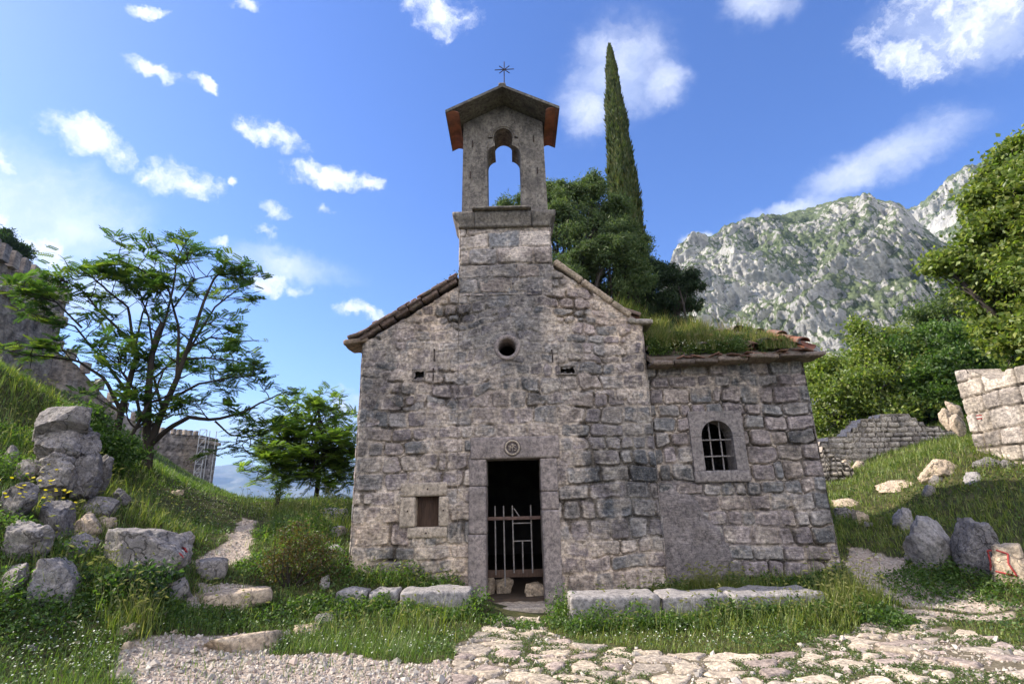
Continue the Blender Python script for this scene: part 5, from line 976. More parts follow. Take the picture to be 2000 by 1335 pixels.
# conifers behind the chapel
JUN = pxb([(1010, 405, .7, -.3), (1060, 395, .9, 0), (1100, 385, .8, 0), (1140, 375, .8, 0), (1160, 395, .8, 0), (1120, 430, 1.2, -.5), (1180, 420, .9, 0), (1100, 470, 1.1, -.6), (1160, 470, 1.3, -.5), (1210, 450, .9, 0), (1130, 530, 1.1, -.6), (1190, 530, 1.3, -.4), (1230, 500, .8, 0), (1225, 560, 1.0, -.2), (1060, 440, .9, 0), (1170, 580, 1.0, 0), (1075, 372, .35, 0), (1155, 362, .3, 0), (1205, 400, .4, 0), (1240, 470, .45, 0), (1250, 520, .4, 0), (1090, 420, .5, -.9), (1140, 500, .6, -1.3), (1200, 490, .6, -1), (1110, 550, .6, -1.2)], 21)
crown_tree('juniper_tree', 'broad dark green juniper behind the bell gable', 'tree', gbase(1130, 21.5), [(c, q * 1.07) for c, q in JUN], (60, 84), .34, .15, [(.083, .128, .042), (.105, .150, .048), (.060, .098, .036), (.128, .165, .054)], 511, .25, mat='leaf_dense', lw=.45, shell=.3, tilt=2.2)
crown_tree('juniper_tree', 'small very dark conifer standing right of the broad juniper above the roof grass', 'tree', gbase(1305, 22.5), pxb([(1290, 540, .8, 0), (1320, 545, .8, 0), (1345, 560, .5, 0), (1300, 590, 1.0, 0), (1275, 580, .8, 0), (1330, 595, .7, 0), (1270, 620, .9, 0), (1310, 640, .9, 0), (1250, 550, .7, 0)], 22.5), (110, 84), .26, .13, [(.030, .054, .022), (.042, .072, .027), (.024, .042, .019)], 512, .2, mat='leaf_dense', lw=.45, shell=.3, tilt=2.2)
r = np.random.default_rng(520); _c = at_d(1190, 88, 23.5); cb = np.array((_c[0], _c[1], gz(_c[0], _c[1]))); topz = at_d(1190, 88, 23.5)[2]; cyp = thing('cypress', 'very tall thin cypress rising behind the juniper', 'tree', tuple(cb)); H_ = topz - cb[2]
world_child('trunk', MB().add(*tube([cb - np.array((0, 0, .4)), cb + np.array((0, 0, H_ * .9))], [.22, .02], 8)).mesh(M['bark'], True), cyp)
n = 60000; tt = 1 - r.uniform(0, 1, n) ** .8; ang = r.uniform(0, 2 * math.pi, n); prof = np.interp(tt, [0, .12, .4, .62, .8, .92, .98, 1], [.45, .78, .80, .64, .45, .26, .11, .02])
lump = .35 + 1.25 * fbm(np.stack([np.cos(ang) * 1.2, np.sin(ang) * 1.2, tt * H_ * .42], -1), 2.2, 4, 521); q = r.uniform(.55, 1, n) ** .5; rad = prof * lump * q
pos = np.stack([cb[0] + np.cos(ang) * rad, cb[1] + np.sin(ang) * rad, cb[2] + tt * H_], -1); sz = r.uniform(.16, .36, n) * (.5 + .5 * np.minimum(1, prof / .4)); yaw = ang + r.normal(0, .5, n); lean = r.uniform(.15, .6, n)
c_, s_ = np.cos(yaw), np.sin(yaw); Yd = np.stack([c_ * np.sin(lean), s_ * np.sin(lean), np.cos(lean)], -1); Xd = np.stack([-s_, c_, 0 * s_], -1); Rm = np.stack([Xd, Yd, np.cross(Xd, Yd)], -1)
cc = np.array([(.07, .095, .025), (.09, .115, .03), (.05, .07, .02), (.12, .125, .04)])[r.integers(0, 4, n)] * r.uniform(.7, 1.3, n)[:, None]
V, F, C = scatter(LEAF_V, LEAF_F, pos, Rm, np.stack([sz * .55, sz, sz], -1), cc); world_child('crown', mesh_np(V, F, C, M['leaf_dense']), cyp)

# feathery trees on the left
LV = []; LF = []; kk = 0
for k in range(7):                                        # one pinnate leaf, 1 m long along +y, drooping
    y = .14 + k * .125; z = -.16 * y * y
    for sg in (-1, 1):
        for (a, b) in ((.0, .0), (.11 * sg, -.075), (.31 * sg, .05), (.14 * sg, .09)): LV.append((a, y + b, z + abs(a) * -.12))
        LF.append((kk, kk + 1, kk + 2, kk + 3)); kk += 4
for q in ((-.012, 0, 0), (.012, 0, 0), (.006, 1, -.16), (-.006, 1, -.16)): LV.append(q)
LF.append((kk, kk + 1, kk + 2, kk + 3)); kk += 4
LV += [(0, .98, -.16), (.07, 1.08, -.18), (0, 1.24, -.22), (-.07, 1.08, -.18)]; LF.append((kk, kk + 1, kk + 2, kk + 3)); LV = np.array(LV); LF = np.array(LF)
def feathery(name, label, base, limbs, seed, tw, group, cols, leaf_len=.28, sprays=4, side=9, up=.25):
    """limbs: polylines of world points with start and end radii; side twigs end in tufts of pinnate leaves"""
    r = np.random.default_rng(seed); t_ = thing(name, label, 'tree', tuple(base), group); mb = MB(); tips = []
    for pts, r0, r1 in limbs:
        pts = np.array(pts); s = np.linspace(0, 1, len(pts)); q = np.linspace(0, 1, 16); P = np.stack([np.interp(q, s, pts[:, k]) for k in range(3)], -1); P[1:] += np.cumsum(r.normal(0, .018, (15, 3)), 0) * np.linspace(0, 1, 15)[:, None]
        r0 *= .78; rr = r0 + (r1 - r0) * q ** .8; mb.add(*tube(P, rr, 8)); L = np.linalg.norm(P[-1] - P[0])
        for j in range(side):
            k = r.integers(5, 16); f = q[k]; ax = P[min(k, 15)] - P[max(k - 2, 0)]; ax /= np.linalg.norm(ax) + 1e-9; d = r.normal(size=3) * np.array((1, 1, .3)); d -= ax * (d @ ax) * .5; d /= np.linalg.norm(d); d = d + ax * .35 + np.array((0, 0, up)); d /= np.linalg.norm(d)
            ln = tw * r.uniform(.45, 1.1) * (1.15 - .5 * f); Q = limb(mb, P[k], P[k] + d * ln, max(rr[k] * .45, .012), .006, r, .09, 7); tips.append((Q[-1], Q[-1] - Q[-2]))
            for m in range(3):
                a = Q[r.integers(2, 7)]; d2 = d + r.normal(size=3) * np.array((.8, .8, .3)); d2 /= np.linalg.norm(d2); Q2 = limb(mb, a, a + d2 * ln * r.uniform(.3, .6), .009, .004, r, .08, 5); tips.append((Q2[-1], Q2[-1] - Q2[-2]))
        tips.append((P[-1], P[-1] - P[-2]))
    world_child('trunk', mb.mesh(M['bark'], True), t_); T0 = np.array([a for a, _ in tips]); n = len(T0) * sprays; pos = np.repeat(T0, sprays, 0) + r.normal(0, .05, (n, 3)); dv = np.repeat(np.array([b / (np.linalg.norm(b) + 1e-9) for _, b in tips]), sprays, 0)
    yaw = r.uniform(0, 2 * math.pi, n); Yd = np.stack([np.cos(yaw), np.sin(yaw), r.normal(.18, .28, n)], -1) + dv * .45; Yd /= np.linalg.norm(Yd, axis=1)[:, None]; Xd = np.cross(Yd, np.array((0, 0, 1.0)) + r.normal(0, .2, (n, 3))); Xd /= np.linalg.norm(Xd, axis=1)[:, None]; Rm = np.stack([Xd, Yd, np.cross(Xd, Yd)], -1)
    cc = np.array(cols)[r.integers(0, len(cols), n)] * r.uniform(.75, 1.25, n)[:, None]; V, F, C = scatter(LV, LF, pos, Rm, leaf_len * r.uniform(.6, 1.15, n), cc); world_child('crown', mesh_np(V, F, C, M['leaf']), t_); return t_
def pl(dist, *pts): return [at_d(p[0], p[1], dist + (p[2] if len(p) > 2 else 0)) for p in pts]
TL = 'feathery trees on the left slope'; AIL = [(.060, .112, .034), (.078, .136, .036), (.048, .095, .030), (.130, .175, .038)]
d0 = 15.0; b0 = gbase(290, d0)
feathery('feathery_tree', 'large feathery tree with a dark forked trunk in front of the fortress wall', b0, [
    ([b0 - (0, 0, .3)] + pl(d0, (290, 880), (285, 840), (290, 760), (300, 690), (315, 640)), .17, .05), (pl(d0, (292, 870), (318, 800), (345, 740), (365, 680), (385, 620), (410, 560), (440, 520)), .12, .02), (pl(d0, (300, 690), (325, 620), (340, 560), (350, 510), (378, 468)), .05, .012), (pl(d0, (345, 740), (350, 640), (330, 560), (270, 520), (215, 500, -.5)), .05, .012),
    (pl(d0, (292, 870), (330, 835, -.4), (370, 815, -.8), (420, 822, -1.1), (470, 810, -1.4), (520, 780, -1.5), (560, 765, -1.6)), .09, .012), (pl(d0, (365, 680), (410, 660, .4), (450, 665, .8), (500, 665, .9)), .04, .012), (pl(d0, (365, 690), (420, 600), (460, 570), (485, 555)), .04, .012), (pl(d0, (318, 800), (300, 740, .6), (350, 700, 1.2), (380, 720, 1.5)), .05, .015),
    (pl(d0, (330, 780), (390, 750, -.6), (440, 740, -1.0), (495, 735, -1.1)), .05, .012), (pl(d0, (350, 700), (400, 700), (450, 705), (480, 720)), .04, .012), (pl(d0, (340, 600), (380, 545), (420, 535), (475, 530)), .03, .01), (pl(d0, (300, 690), (290, 620, .3), (270, 570, .5), (250, 560, .6)), .04, .012), (pl(d0, (420, 822, -1.1), (450, 850, -1.2), (490, 860, -1.3), (470, 880, -1.3)), .03, .008)], 601, .82, TL, AIL)
b1 = gbase(222, 15.6)
feathery('feathery_tree', 'slender feathery tree leaning over the fortress wall left of the forked tree', b1, [
    ([b1 - (0, 0, .3)] + pl(15.6, (228, 840), (240, 780), (260, 700), (262, 680)), .13, .05), (pl(15.6, (235, 800), (205, 740), (150, 705), (90, 700), (40, 695)), .06, .012), (pl(15.6, (262, 680), (230, 640), (190, 600), (160, 560), (120, 540)), .05, .012), (pl(15.6, (262, 680), (250, 600), (200, 560), (160, 530)), .05, .012), (pl(15.6, (245, 760), (200, 700), (140, 640), (70, 620)), .05, .012), (pl(15.6, (262, 690), (275, 620), (290, 570), (280, 540)), .04, .012), (pl(15.6, (160, 640), (110, 590), (70, 575), (50, 570)), .03, .01)], 602, .85, TL, AIL)
b2 = gbase(238, 14.2)
feathery('feathery_tree', 'thin leaning trunk with feathery leaves between the two larger feathery trees', b2, [([b2 - (0, 0, .3)] + pl(14.2, (250, 860), (275, 820), (300, 770, .6), (320, 720, 1.0)), .08, .02), (pl(14.2, (275, 820), (265, 760, -.3), (240, 720, -.5), (225, 690, -.5)), .05, .012), (pl(14.2, (262, 840), (300, 810, .3), (340, 790, .6)), .04, .012)], 603, .95, TL, AIL, side=8)
b3 = gbase(620, 17.5)
feathery('feathery_tree', 'airy light green tree left of the chapel above the bay', b3, [([b3 - (0, 0, 1.0)] + pl(17.5, (622, 930), (620, 880), (610, 830), (600, 790)), .11, .03)] + [(pl(17.5, (622, 930 - 8 * k), (622 + (x - 622) * .5, (930 - 8 * k + y) / 2, z), (x, y, z)), .045, .012) for k, (x, y, z) in enumerate(((560, 800, 0), (660, 810, .5), (680, 850, 0), (545, 850, -.5), (520, 910, -.4), (490, 925, -.8), (590, 860, -.8), (650, 880, -.8), (670, 920, -.4), (560, 930, -.8), (635, 800, .6), (505, 890, .3), (580, 935, -.6), (605, 945, -1), (650, 935, -.8), (680, 945, -.3), (545, 950, 0), (640, 950, .3)))], 604, 1.05, TL, [(.157, .221, .047), (.197, .260, .055), (.124, .193, .047), (.104, .164, .041)], side=10, sprays=6)
crown_tree('dark_pine', 'dark conifer poking up above the fortress tower at the left edge', 'tree', at_d(-10, 560, 52), pxb([(10, 485, 1.2, 0), (-20, 480, 1.8, 0), (30, 500, .8, 0), (20, 510, 1.0, 0), (-30, 500, 1.6, 0), (5, 468, .7, 0)], 52), (30, 40), .6, .26, DARK, 610, .3, mat='leaf_dense', lw=.5)

# ------------------------------------------------------------------ grass, weeds, flowers, shrubs
BL_V = np.array([(-.5, 0, 0), (.5, 0, 0), (.38, .12, .5), (-.38, .12, .5), (0, .45, 1.0)]); BL_F4 = np.array([(0, 1, 2, 3)]); BL_F3 = np.array([(3, 2, 4)])
GCOL = np.array([(.135, .185, .036), (.18, .23, .045), (.10, .145, .034), (.225, .25, .06), (.27, .255, .10)])
def blades(x, y, h, wd, r, cols, weights, lean=.5, z=None, bend=None):
    n = len(x); yaw = r.uniform(0, 2 * math.pi, n); tl = np.abs(r.normal(0, lean * .6, n)); c, s = np.cos(yaw), np.sin(yaw); Xd = np.stack([c, s, 0 * c], -1); Zd = np.stack([-s * np.sin(tl), c * np.sin(tl), np.cos(tl)], -1); Yd = np.cross(Zd, Xd)
    R = np.stack([Xd, Yd, Zd], -1); cl = np.array(cols)[r.choice(len(cols), n, p=np.array(weights) / np.sum(weights))] * r.uniform(.75, 1.25, n)[:, None]; z = ground(x, y) - .01 if z is None else z
    sc = np.stack([wd, h * (.6 if bend is None else bend), h], -1); V, F4, C = scatter(BL_V, BL_F4, np.stack([x, y, z], -1), R, sc, cl); F3 = (BL_F3[None] + (np.arange(n) * 5)[:, None, None]).reshape(-1, 3); return V, [F4, F3], C
class Stuff(MB):
    def put(s, t): s.add(t[0], t[1], t[2])
r = np.random.default_rng(701)
x, y = sample(330000, (-57, 57), (4.4, 48), 702); pv, gv, bl = masks(x, y); dist = np.hypot(x, y); z = ground(x, y)
pz = p3(x, y); patch = fbm(pz, 1.1, 4, 703); wear = inside(gpoly([(400, 1060), (520, 1060), (530, 985), (420, 960), (300, 960), (330, 1000), (430, 1010)]), x, y)
keep = ~pv & ~bl & (~gv | (r.random(len(x)) < .05)) & ~((x > .55) & (x < 3.95) & (y > 7.34) & (y < 7.84)) & ~((x > -2.5) & (x < -.62) & (y > 7.66) & (y < 8.02)) & ~((x > -.6) & (x < .55) & (y > 7.3)) & (r.random(len(x)) < np.where(wear, .5, 1.0) * np.clip(.35 + 1.5 * patch, .3, 1))
x, y, z, dist, patch, wear = (a[keep] for a in (x, y, z, dist, patch, wear)); n = len(x)
hill = sstep(1.0, 2.6, z); hh = (.055 + .11 * patch) * r.uniform(.6, 1.5, n) * (.9 + .25 * hill) * np.where(wear, .6, 1) * (1 + .35 * sstep(9, 20, dist)); hh *= np.where((y < 7.2) & (x > -1), .6, 1)
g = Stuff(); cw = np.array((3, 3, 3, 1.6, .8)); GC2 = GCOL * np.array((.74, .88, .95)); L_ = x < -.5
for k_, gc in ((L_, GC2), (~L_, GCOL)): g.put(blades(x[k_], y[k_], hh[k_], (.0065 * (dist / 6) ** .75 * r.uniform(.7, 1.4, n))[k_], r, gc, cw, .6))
k = joint_pts[r.integers(0, len(joint_pts), 20000)]; n = len(k); pk = fbm(p3(k[:, 0], k[:, 1]), 1.3, 3, 705) > .455; k = k[pk]; n = len(k); g.put(blades(k[:, 0], k[:, 1], r.uniform(.02, .055, n), np.full(n, .007), r, GCOL, cw, .9, ground(k[:, 0], k[:, 1]) - .015))
tag(link('grass', g.mesh(M['grass'], name='grass')), 'green meadow grass over the slopes around the chapel', 'grass', kind='stuff')
# low leafy ground cover and clover
x, y = sample(150000, (-52, 52), (4.4, 16), 711); pv, gv, bl = masks(x, y); pz = p3(x, y); pt = fbm(pz, 1.4, 4, 712); k = ~pv & ~bl & ~gv & (r.random(len(x)) < sstep(.42, .62, pt) * .9 + .12) & ~((x > .6) & (x < 3.95) & (y > 7.34) & (y < 7.86)) & ~((x > -2.5) & (x < -.62) & (y > 7.64) & (y < 8.06)) & ~((x > -.62) & (x < .58) & (y > 7.4))
x, y, pt = x[k], y[k], pt[k]; n = len(x); zz = ground(x, y) + r.uniform(.0, .09, n) * (.4 + 1.2 * pt)
c = MB(); s_ = r.uniform(.018, .042, n) * (np.hypot(x, y) / 7) ** .5; V, F, C = scatter(LEAF_V, LEAF_F, np.stack([x, y, zz], -1), rand_rot(n, r, 1.0), np.stack([s_ * 1.2, s_, s_], -1), np.array([(.085, .14, .036), (.065, .115, .03), (.11, .17, .045), (.05, .09, .027)])[r.integers(0, 4, n)] * r.uniform(.7, 1.3, n)[:, None]); c.add(V, F, C)
jk = joint_pts[r.integers(0, len(joint_pts), 34000)]; jk = jk[fbm(p3(jk[:, 0], jk[:, 1]), 1.3, 3, 705) > .46]; n = len(jk); s_ = r.uniform(.012, .024, n); V, F, C = scatter(LEAF_V, LEAF_F, np.c_[jk, ground(jk[:, 0], jk[:, 1]) + r.uniform(0, .03, n)], rand_rot(n, r, .9), np.stack([s_ * 1.3, s_, s_], -1), np.array([(.07, .11, .03), (.05, .085, .024), (.10, .14, .04)])[r.integers(0, 3, n)]); c.add(V, F, C)
tag(link('ground_cover', c.mesh(M['grass'], name='ground_cover')), 'low clover and small leafy weeds between grass and paving', 'weeds', kind='stuff')
# tiny white flowers and yellow ones
fx = []; 
for px, py, n, sp in ((120, 1300, 500, .55), (60, 1250, 300, .5), (200, 1285, 260, .3), (460, 1000, 420, .5), (420, 1020, 300, .5), (520, 1000, 200, .4), (350, 960, 160, .6), (560, 1260, 120, .4), (760, 1285, 240, .5), (650, 1275, 120, .4), (880, 1250, 90, .3), (1230, 1258, 160, .5), (1480, 1255, 120, .4), (1330, 1255, 90, .4), (1850, 1120, 90, .4), (1750, 1010, 60, .8), (50, 1020, 60, .3)):
    q = on_ground(px, py); fx.append(np.c_[q[0] + r.normal(0, sp, n), q[1] + r.normal(0, sp * .8, n)])
fx = np.concatenate(fx); pv, gv, bl = masks(fx[:, 0], fx[:, 1]); fx = fx[~pv & ~gv & ~bl]; fx = fx[::2]; n = len(fx); s_ = r.uniform(.005, .010, n); DISC = np.array([(math.cos(a), math.sin(a), .1 * (i % 2)) for i, a in enumerate(np.linspace(0, 6.283, 7)[:-1])]); DF = np.array([(0, 1, 2, 3), (3, 4, 5, 0)])
V, F, C = scatter(DISC, DF, np.c_[fx, ground(fx[:, 0], fx[:, 1]) + r.uniform(.05, .12, n)], rand_rot(n, r, .7), s_, (.62, .64, .56)); c = MB().add(V, F, C)
q = np.concatenate([np.c_[on_ground(px, py)[0] + r.normal(0, .1, 9), on_ground(px, py)[1] + r.normal(0, .1, 9)] for px, py in ((15, 1025), (40, 1035), (75, 1000), (95, 990), (105, 1030))]); n = len(q); V, F, C = scatter(DISC, DF, np.c_[q, ground(q[:, 0], q[:, 1]) + r.uniform(.35, .5, n)], rand_rot(n, r, .7), .022, (.75, .60, .03)); c.add(V, F, C)
tag(link('wild_flowers', c.mesh(M['petal'], name='flowers')), 'tiny white and yellow wild flowers in the grass', 'flowers', kind='stuff')
# leafy weeds: clumps of upright broad leaves
def weeds_at(lst, seed, leaf=.05, cols=None, dens=620):
    r = np.random.default_rng(seed); P = []
    for x, y, rad, h in lst:
        n = int(dens * (rad / .3) ** 1.6); a = r.uniform(0, 2 * math.pi, n); q = np.sqrt(r.uniform(0, 1, n)) * rad; xx, yy = x + np.cos(a) * q, y + np.sin(a) * q; P.append(np.c_[xx, yy, ground(xx, yy) + h * r.uniform(.05, 1, n) * (1 - .6 * (q / rad) ** 2) * (.55 + .8 * fbm(p3(xx, yy), 6, 2, 5))])
    P = np.concatenate(P); n = len(P); s_ = leaf * r.uniform(.5, 1.3, n); return scatter(LEAF_V, LEAF_F, P, rand_rot(n, r, 1.25), np.stack([s_ * .85, s_, s_], -1), np.array(cols or GREEN)[r.integers(0, len(cols or GREEN), n)] * r.uniform(.7, 1.35, n)[:, None])
wl = []
for x in np.arange(.7, 4.6, .17): wl.append((x + r.uniform(-.08, .08), 7.12 + r.uniform(-.12, .12), r.uniform(.14, .26), r.uniform(.12, .34)))
for x in np.arange(.9, 4.7, .22): wl.append((x, 8.05 + r.uniform(-.05, .15), r.uniform(.12, .2), r.uniform(.1, .26) + (.12 if x > 4 else 0)))
for x in np.arange(-2.5, -.7, .16): wl.append((x + r.uniform(-.08, .08), 7.40 + r.uniform(-.14, .12), r.uniform(.13, .22), r.uniform(.08, .22)))
for x in np.arange(-2.4, -.8, .18): wl.append((x, 8.2 + r.uniform(-.06, .04), r.uniform(.12, .2), r.uniform(.16, .36)))
wl += [(-.52, 7.7, .2, .34), (-.62, 7.45, .2, .3), (.58, 7.75, .22, .45), (.66, 7.5, .22, .42), (.48, 7.35, .2, .22), (-.3, 7.35, .2, .1), (.1, 7.3, .2, .08)]
for px, py, rad, h in ((230, 1175, .4, .34), (180, 1160, .3, .26), (290, 1190, .35, .28), (60, 1215, .4, .14), (330, 1210, .3, .14), (430, 1215, .3, .12), (540, 1205, .28, .2), (600, 1190, .22, .18), (640, 1120, .35, .4), (600, 1050, .5, .4), (640, 1020, .5, .4), (555, 1040, .5, .3), (500, 1110, .3, .2), (20, 1060, .4, .3), (130, 1110, .4, .3), (40, 1180, .35, .3), (1700, 1215, .3, .35), (1740, 1220, .3, .25), (1800, 1150, .5, .16), (1880, 1140, .5, .18), (1830, 1125, .4, .2), (1960, 1165, .3, .2), (60, 880, .6, .4), (190, 900, .5, .4), (150, 960, .4, .35), (40, 930, .5, .35)):
    q = on_ground(px, py); wl.append((q[0], q[1], rad, h))
tag(link('leafy_weeds', MB().add(*weeds_at(wl, 721)).mesh(M['leaf'], name='weeds')), 'leafy weeds growing along the benches and between the rocks', 'weeds', kind='stuff')
# tall grass with seed heads
tg = Stuff(); tl = []
for px, py, n, sp, h in ((1660, 1190, 110, .18, .55), (1690, 1200, 120, .22, .5), (1640, 1215, 80, .2, .42), (1600, 1225, 60, .2, .35), (1480, 1225, 70, .25, .35), (1350, 1230, 70, .3, .3), (1200, 1230, 60, .3, .28), (700, 1225, 70, .4, .28), (830, 1225, 70, .3, .3), (250, 1230, 70, .18, .4), (270, 1225, 40, .1, .45), (200, 1150, 70, .25, .4), (150, 1130, 60, .25, .4), (340, 1040, 60, .3, .3), (150, 1020, 80, .3, .35), (230, 1000, 80, .4, .35), (130, 950, 90, .3, .4), (180, 940, 90, .35, .4), (90, 900, 70, .4, .45), (20, 800, 200, 1.2, .4), (100, 790, 200, 1.2, .4), (180, 790, 200, 1.0, .45), (560, 1000, 150, .6, .35), (620, 1030, 120, .4, .4), (650, 990, 100, .4, .4), (590, 1060, 90, .3, .35), (1800, 1000, 100, 1.2, .25), (1720, 1020, 90, .7, .25), (1900, 1050, 80, .7, .25), (1980, 990, 80, .6, .3), (1860, 880, 90, .8, .3), (1950, 890, 60, .6, .3), (430, 1180, 50, .3, .25), (500, 960, 60, .8, .4)):
    q = on_ground(px, py); tl.append(np.c_[q[0] + r.normal(0, sp, n), q[1] + r.normal(0, sp * .8, n), np.full(n, h)])
for x0, x1, y0, n, h in ((1.2, 3.6, 7.98, 260, .28), (2.4, 3.0, 8.0, 140, .32), (-2.4, -.8, 8.18, 120, .25)): tl.append(np.c_[r.uniform(x0, x1, n), y0 + r.normal(0, .06, n), np.full(n, h)])
tl = np.concatenate(tl); pv, gv, bl = masks(tl[:, 0], tl[:, 1]); tl = tl[~bl & ~pv]; n = len(tl); hh = tl[:, 2] * r.uniform(.5, 1.15, n)
tg.put(blades(np.repeat(tl[:, 0], 3) + r.normal(0, .03, n * 3), np.repeat(tl[:, 1], 3) + r.normal(0, .03, n * 3), np.repeat(hh, 3) * r.uniform(.5, 1, n * 3), np.full(n * 3, .010) * np.repeat(np.hypot(tl[:, 0], tl[:, 1]) / 7, 3) ** .6, r, GCOL, (2, 3, 1.5, 2.5, 1), .5))
sd_ = np.flatnonzero(r.random(n) < .5); ns = len(sd_); zg = ground(tl[sd_, 0], tl[sd_, 1]); yaw = r.uniform(0, 2 * math.pi, ns); ln = r.uniform(.12, .4, ns); top = np.stack([tl[sd_, 0] + np.cos(yaw) * ln * hh[sd_], tl[sd_, 1] + np.sin(yaw) * ln * hh[sd_], zg + hh[sd_] * 1.05], -1)
for i in range(ns): tg.add(*tube([(tl[sd_[i], 0], tl[sd_[i], 1], zg[i] - .02), (tl[sd_[i], 0] + math.cos(yaw[i]) * ln[i] * hh[sd_[i]] * .3, tl[sd_[i], 1] + math.sin(yaw[i]) * ln[i] * hh[sd_[i]] * .3, zg[i] + hh[sd_[i]] * .65), top[i]], [.0022, .002, .0016], 3), (.16, .17, .06))
AWN_V = np.array([(-.25, 0, 0), (.25, 0, 0), (.4, .3, .35), (0, .55, .5), (-.4, .3, .35), (0, 1.0, .2)]); ax = np.stack([np.cos(yaw), np.sin(yaw), r.uniform(-.5, .6, ns)], -1); ax /= np.linalg.norm(ax, axis=1)[:, None]; Xd = np.cross(ax, (0, 0, 1)); Xd /= np.linalg.norm(Xd, axis=1)[:, None]; R = np.stack([Xd, ax, np.cross(Xd, ax)], -1)
for rr in (0, 1): V, F, C = scatter(LEAF_V, LEAF_F, top, R if rr == 0 else np.stack([np.cross(Xd, ax), ax, -Xd], -1), np.stack([np.full(ns, .035), r.uniform(.055, .09, ns), np.full(ns, .03)], -1), (.24, .24, .10)); tg.add(V, F, C)
tag(link('tall_grass', tg.mesh(M['grass'], name='tall_grass')), 'tall wild barley with drooping seed heads', 'grass', kind='stuff')
# plants on the roofs
r = np.random.default_rng(731); rg_ = Stuff(); n = 34000; x = XR + .05 + r.beta(1.0, 1.15, n) * (AX - XR - .25); f = r.beta(1.1, 1.3, n); yy = ry0 + .0 + (ry1 - ry0) * f; zz = rz0 + (rz1 - rz0) * f + (x - XR) * .012 + .16 + .06 * sstep(3.8, 2.6, x); pt = fbm(p3(x, yy), 2.8, 4, 732); k = pt > .50 + .11 * sstep(3.0, 4.7, x) + .05 * (f > .6); x, yy, zz, pt = x[k], yy[k], zz[k], pt[k]; n = len(x)
rg_.put(blades(x, yy, r.uniform(.06, .36, n) * (.25 + 1.3 * fbm(p3(x, yy), 5, 3, 739)) * (1.1 - .5 * sstep(3.2, 4.6, x)), np.full(n, .009), r, np.array([(.10, .14, .035), (.15, .18, .045), (.26, .24, .09), (.34, .28, .15), (.07, .11, .03)]), (3, 3, 2.4, 2.2, 2), .6, zz))
n = 34000; x = XR + .05 + r.beta(1.0, 1.4, n) * (AX - XR - .4); f = r.beta(1.0, 2.2, n); yy = ry0 + .05 + (ry1 - ry0) * f; pt = fbm(p3(x, yy), 2.6, 4, 733); k = pt > .44 + .12 * sstep(3.0, 4.6, x) + .08 * (f > .5); x, yy, f, pt = x[k], yy[k], f[k], pt[k]; n = len(x); s_ = r.uniform(.02, .05, n); V, F, C = scatter(LEAF_V, LEAF_F, np.stack([x, yy, rz0 + (rz1 - rz0) * f + .14 + r.uniform(0, .30, n) * (pt - .25) * 1.8], -1), rand_rot(n, r, 1.2), s_, np.array([(.09, .135, .035), (.12, .165, .04), (.06, .10, .03)])[r.integers(0, 3, n)] * r.uniform(.7, 1.3, n)[:, None]); rg_.add(V, F, C)
n = 3500; f = r.uniform(0, 1, n) ** .8; x = XR + .2 - f * .55; yy = D + .45 + r.uniform(0, 1.6, n); zz = 4.35 + (XR - x) * .55 + .16; rg_.put(blades(x, yy, r.uniform(.15, .5, n), np.full(n, .010), r, np.array([(.10, .14, .035), (.16, .18, .05), (.24, .21, .07)]), (3, 2, 1), .5, zz))
n = 2600; x = XR + .05 + r.uniform(0, .5, n); yy = 9.2 + r.uniform(0, .8, n); zz = 4.3 + r.uniform(0, .45, n) * r.uniform(.3, 1, n); s_ = r.uniform(.03, .07, n); V, F, C = scatter(LEAF_V, LEAF_F, np.stack([x, yy, zz], -1), rand_rot(n, r, 1.3), s_, np.array([(.20, .20, .04), (.13, .16, .035), (.09, .13, .03)])[r.integers(0, 3, n)]); rg_.add(V, F, C)
for cx_ in r.uniform(XR + .15, XR + 2.3, 16):
    fy = r.beta(1, 1.6); yc, zc, rad = ry0 + .1 + (ry1 - ry0) * fy, rz0 + (rz1 - rz0) * fy + .2, r.uniform(.10, .22); n = int(1500 * (rad / .2) ** 2); dd = r.normal(0, .45, (n, 3)) * rad; V, F, C = scatter(LEAF_V, LEAF_F, dd * (1, 1, .9) + (cx_, yc, zc + rad * .4), rand_rot(n, r, 1.3), r.uniform(.018, .045, n), np.array([(.06, .10, .028), (.10, .15, .04), (.20, .21, .06), (.05, .08, .025)])[r.integers(0, 4)] * r.uniform(.7, 1.3, n)[:, None]); rg_.add(V, F, C)
n = 420; x = r.uniform(XR + .1, AX - .5, n); f = r.uniform(0, 1, n); rg_.put(blades(x, ry0 + .1 + (ry1 - ry0) * f, r.uniform(.3, .62, n), np.full(n, .008), r, np.array([(.30, .25, .12), (.16, .18, .06), (.22, .15, .09)]), (2, 2, 1), .45, rz0 + (rz1 - rz0) * f + .15))
q = r.normal(0, 1, (500, 2)) * (.16, .1) + (-1.02, D + .3); k = slice(0, 500); V, F, C = scatter(LEAF_V, LEAF_F, np.c_[q, 5.14 + (q[:, 0] + .92) * .63 + .22 + r.uniform(0, .1, 500)], rand_rot(500, r, 1.2), r.uniform(.02, .05, 500), (.06, .095, .03)); rg_.add(V, F, C)
fq = np.c_[XR + r.uniform(.15, 1.7, 260), ry0 + r.uniform(.02, .5, 260)]; V, F, C = scatter(DISC, DF, np.c_[fq, rz0 + (fq[:, 1] - ry0) * .5 + r.uniform(.2, .34, 260)], rand_rot(260, r, .9), .013, (.65, .64, .55)); rg_.add(V, F, C)
tag(link('roof_grass', rg_.mesh(M['grass'], name='roof_grass')), 'wild grass and flowers overgrowing the annex roof tiles', 'grass', kind='stuff')
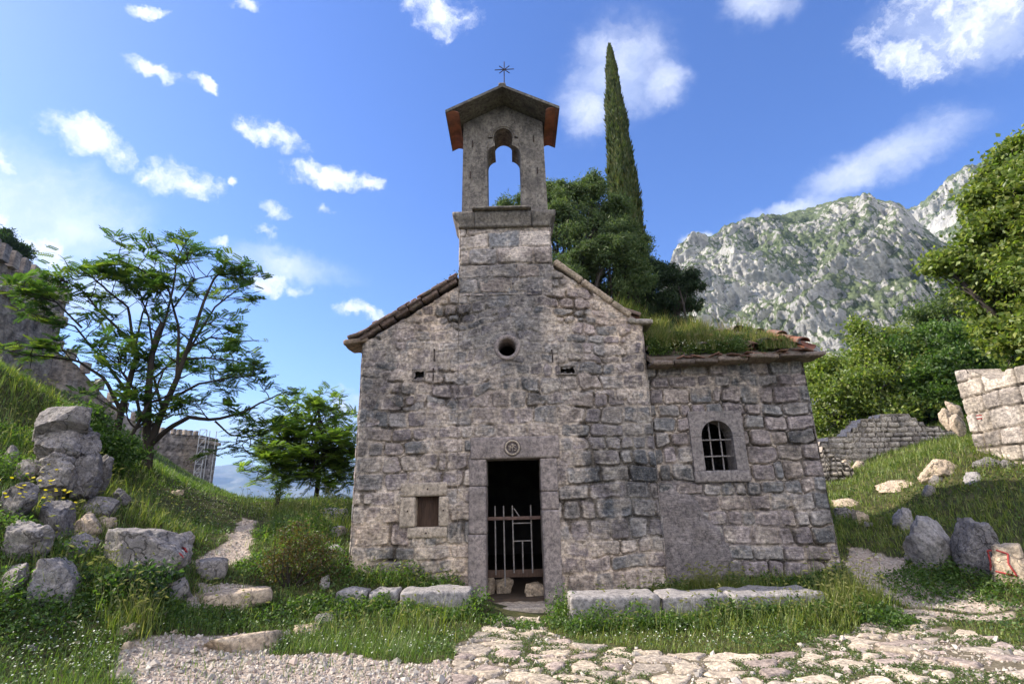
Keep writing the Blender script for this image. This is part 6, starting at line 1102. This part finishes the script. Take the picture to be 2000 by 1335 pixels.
# shrubs
def shrub(name, label, px, py, dist, blobs, per, clump, leaf, cols, seed, mat='leaf'):
    b = at_d(px, py, dist); b[2] = gz(b[0], b[1]); r = np.random.default_rng(seed); t_ = thing(name, label, 'shrub', tuple(b)); mb = MB()
    bl_ = [(b + np.array(c), rad) for c, rad in blobs]
    for c, rad in bl_:
        for k in range(4): limb(mb, b - np.array((0, 0, .1)), c + r.normal(0, rad * .4, 3), .014, .004, r, .1, 5)
    world_child('stems', mb.mesh(M['bark'], True), t_); V, F, C = leafy(0, cloud_pts(bl_, per, clump, r, .2), leaf, cols, r, 1.4, .9); world_child('foliage', mesh_np(V, F, C, M[mat]), t_)
shrub('bush', 'reddish brown bush beside the path step left of the chapel', 565, 1165, 8.6, [((0, 0, .35), .38), ((.25, .05, .42), .32), ((-.25, 0, .25), .3), ((.05, -.1, .6), .28), ((.45, .1, .25), .28)], (230, 34), .10, .035, [(.085, .055, .028), (.06, .06, .022), (.05, .075, .022), (.11, .065, .03)], 741)
shrub('bush', 'bright green bush between the stacked rocks and the feathery trees', 195, 885, 13.2, [((0, 0, .5), .5), ((-.3, 0, .8), .45), ((.3, .1, .35), .45), ((-.5, 0, 1.1), .35)], (180, 40), .18, .07, [(.07, .13, .025), (.09, .155, .03), (.05, .10, .022)], 742)
shrub('bush', 'dark green leafy bush in front of the large boulder', 255, 1165, 7.9, [((0, 0, .18), .3), ((-.3, 0, .15), .25), ((.3, 0, .15), .25)], (170, 30), .12, .06, DARK + [(.045, .085, .022)], 743)
shrub('sapling', 'dark leafy sapling standing in the grass behind the bush', 540, 1000, 13.6, [((0, 0, .4), .12), ((0, 0, .6), .1)], (400, 20), .08, .05, GREEN, 744)

# ------------------------------------------------------------------ air
import bmesh
b = bmesh.new(); bmesh.ops.create_cube(b, size=1.0); me = bpy.data.meshes.new('haze'); b.to_mesh(me); b.free()
hz, t = new_mat('haze_air'); pvn = t.n('ShaderNodeVolumePrincipled'); pvn.inputs['Color'].default_value = (.38, .60, 1.0, 1); pvn.inputs['Density'].default_value = 0.00011; pvn.inputs['Anisotropy'].default_value = .2; oo = t.n('ShaderNodeOutputMaterial'); t.l.new(pvn.outputs[0], oo.inputs['Volume']); me.materials.append(hz)
o = link('haze', me, None, (0, 0, 440)); o.scale = (25000, 25000, 1310); tag(o, 'pale blue haze in the air over the bay', 'haze', kind='stuff')
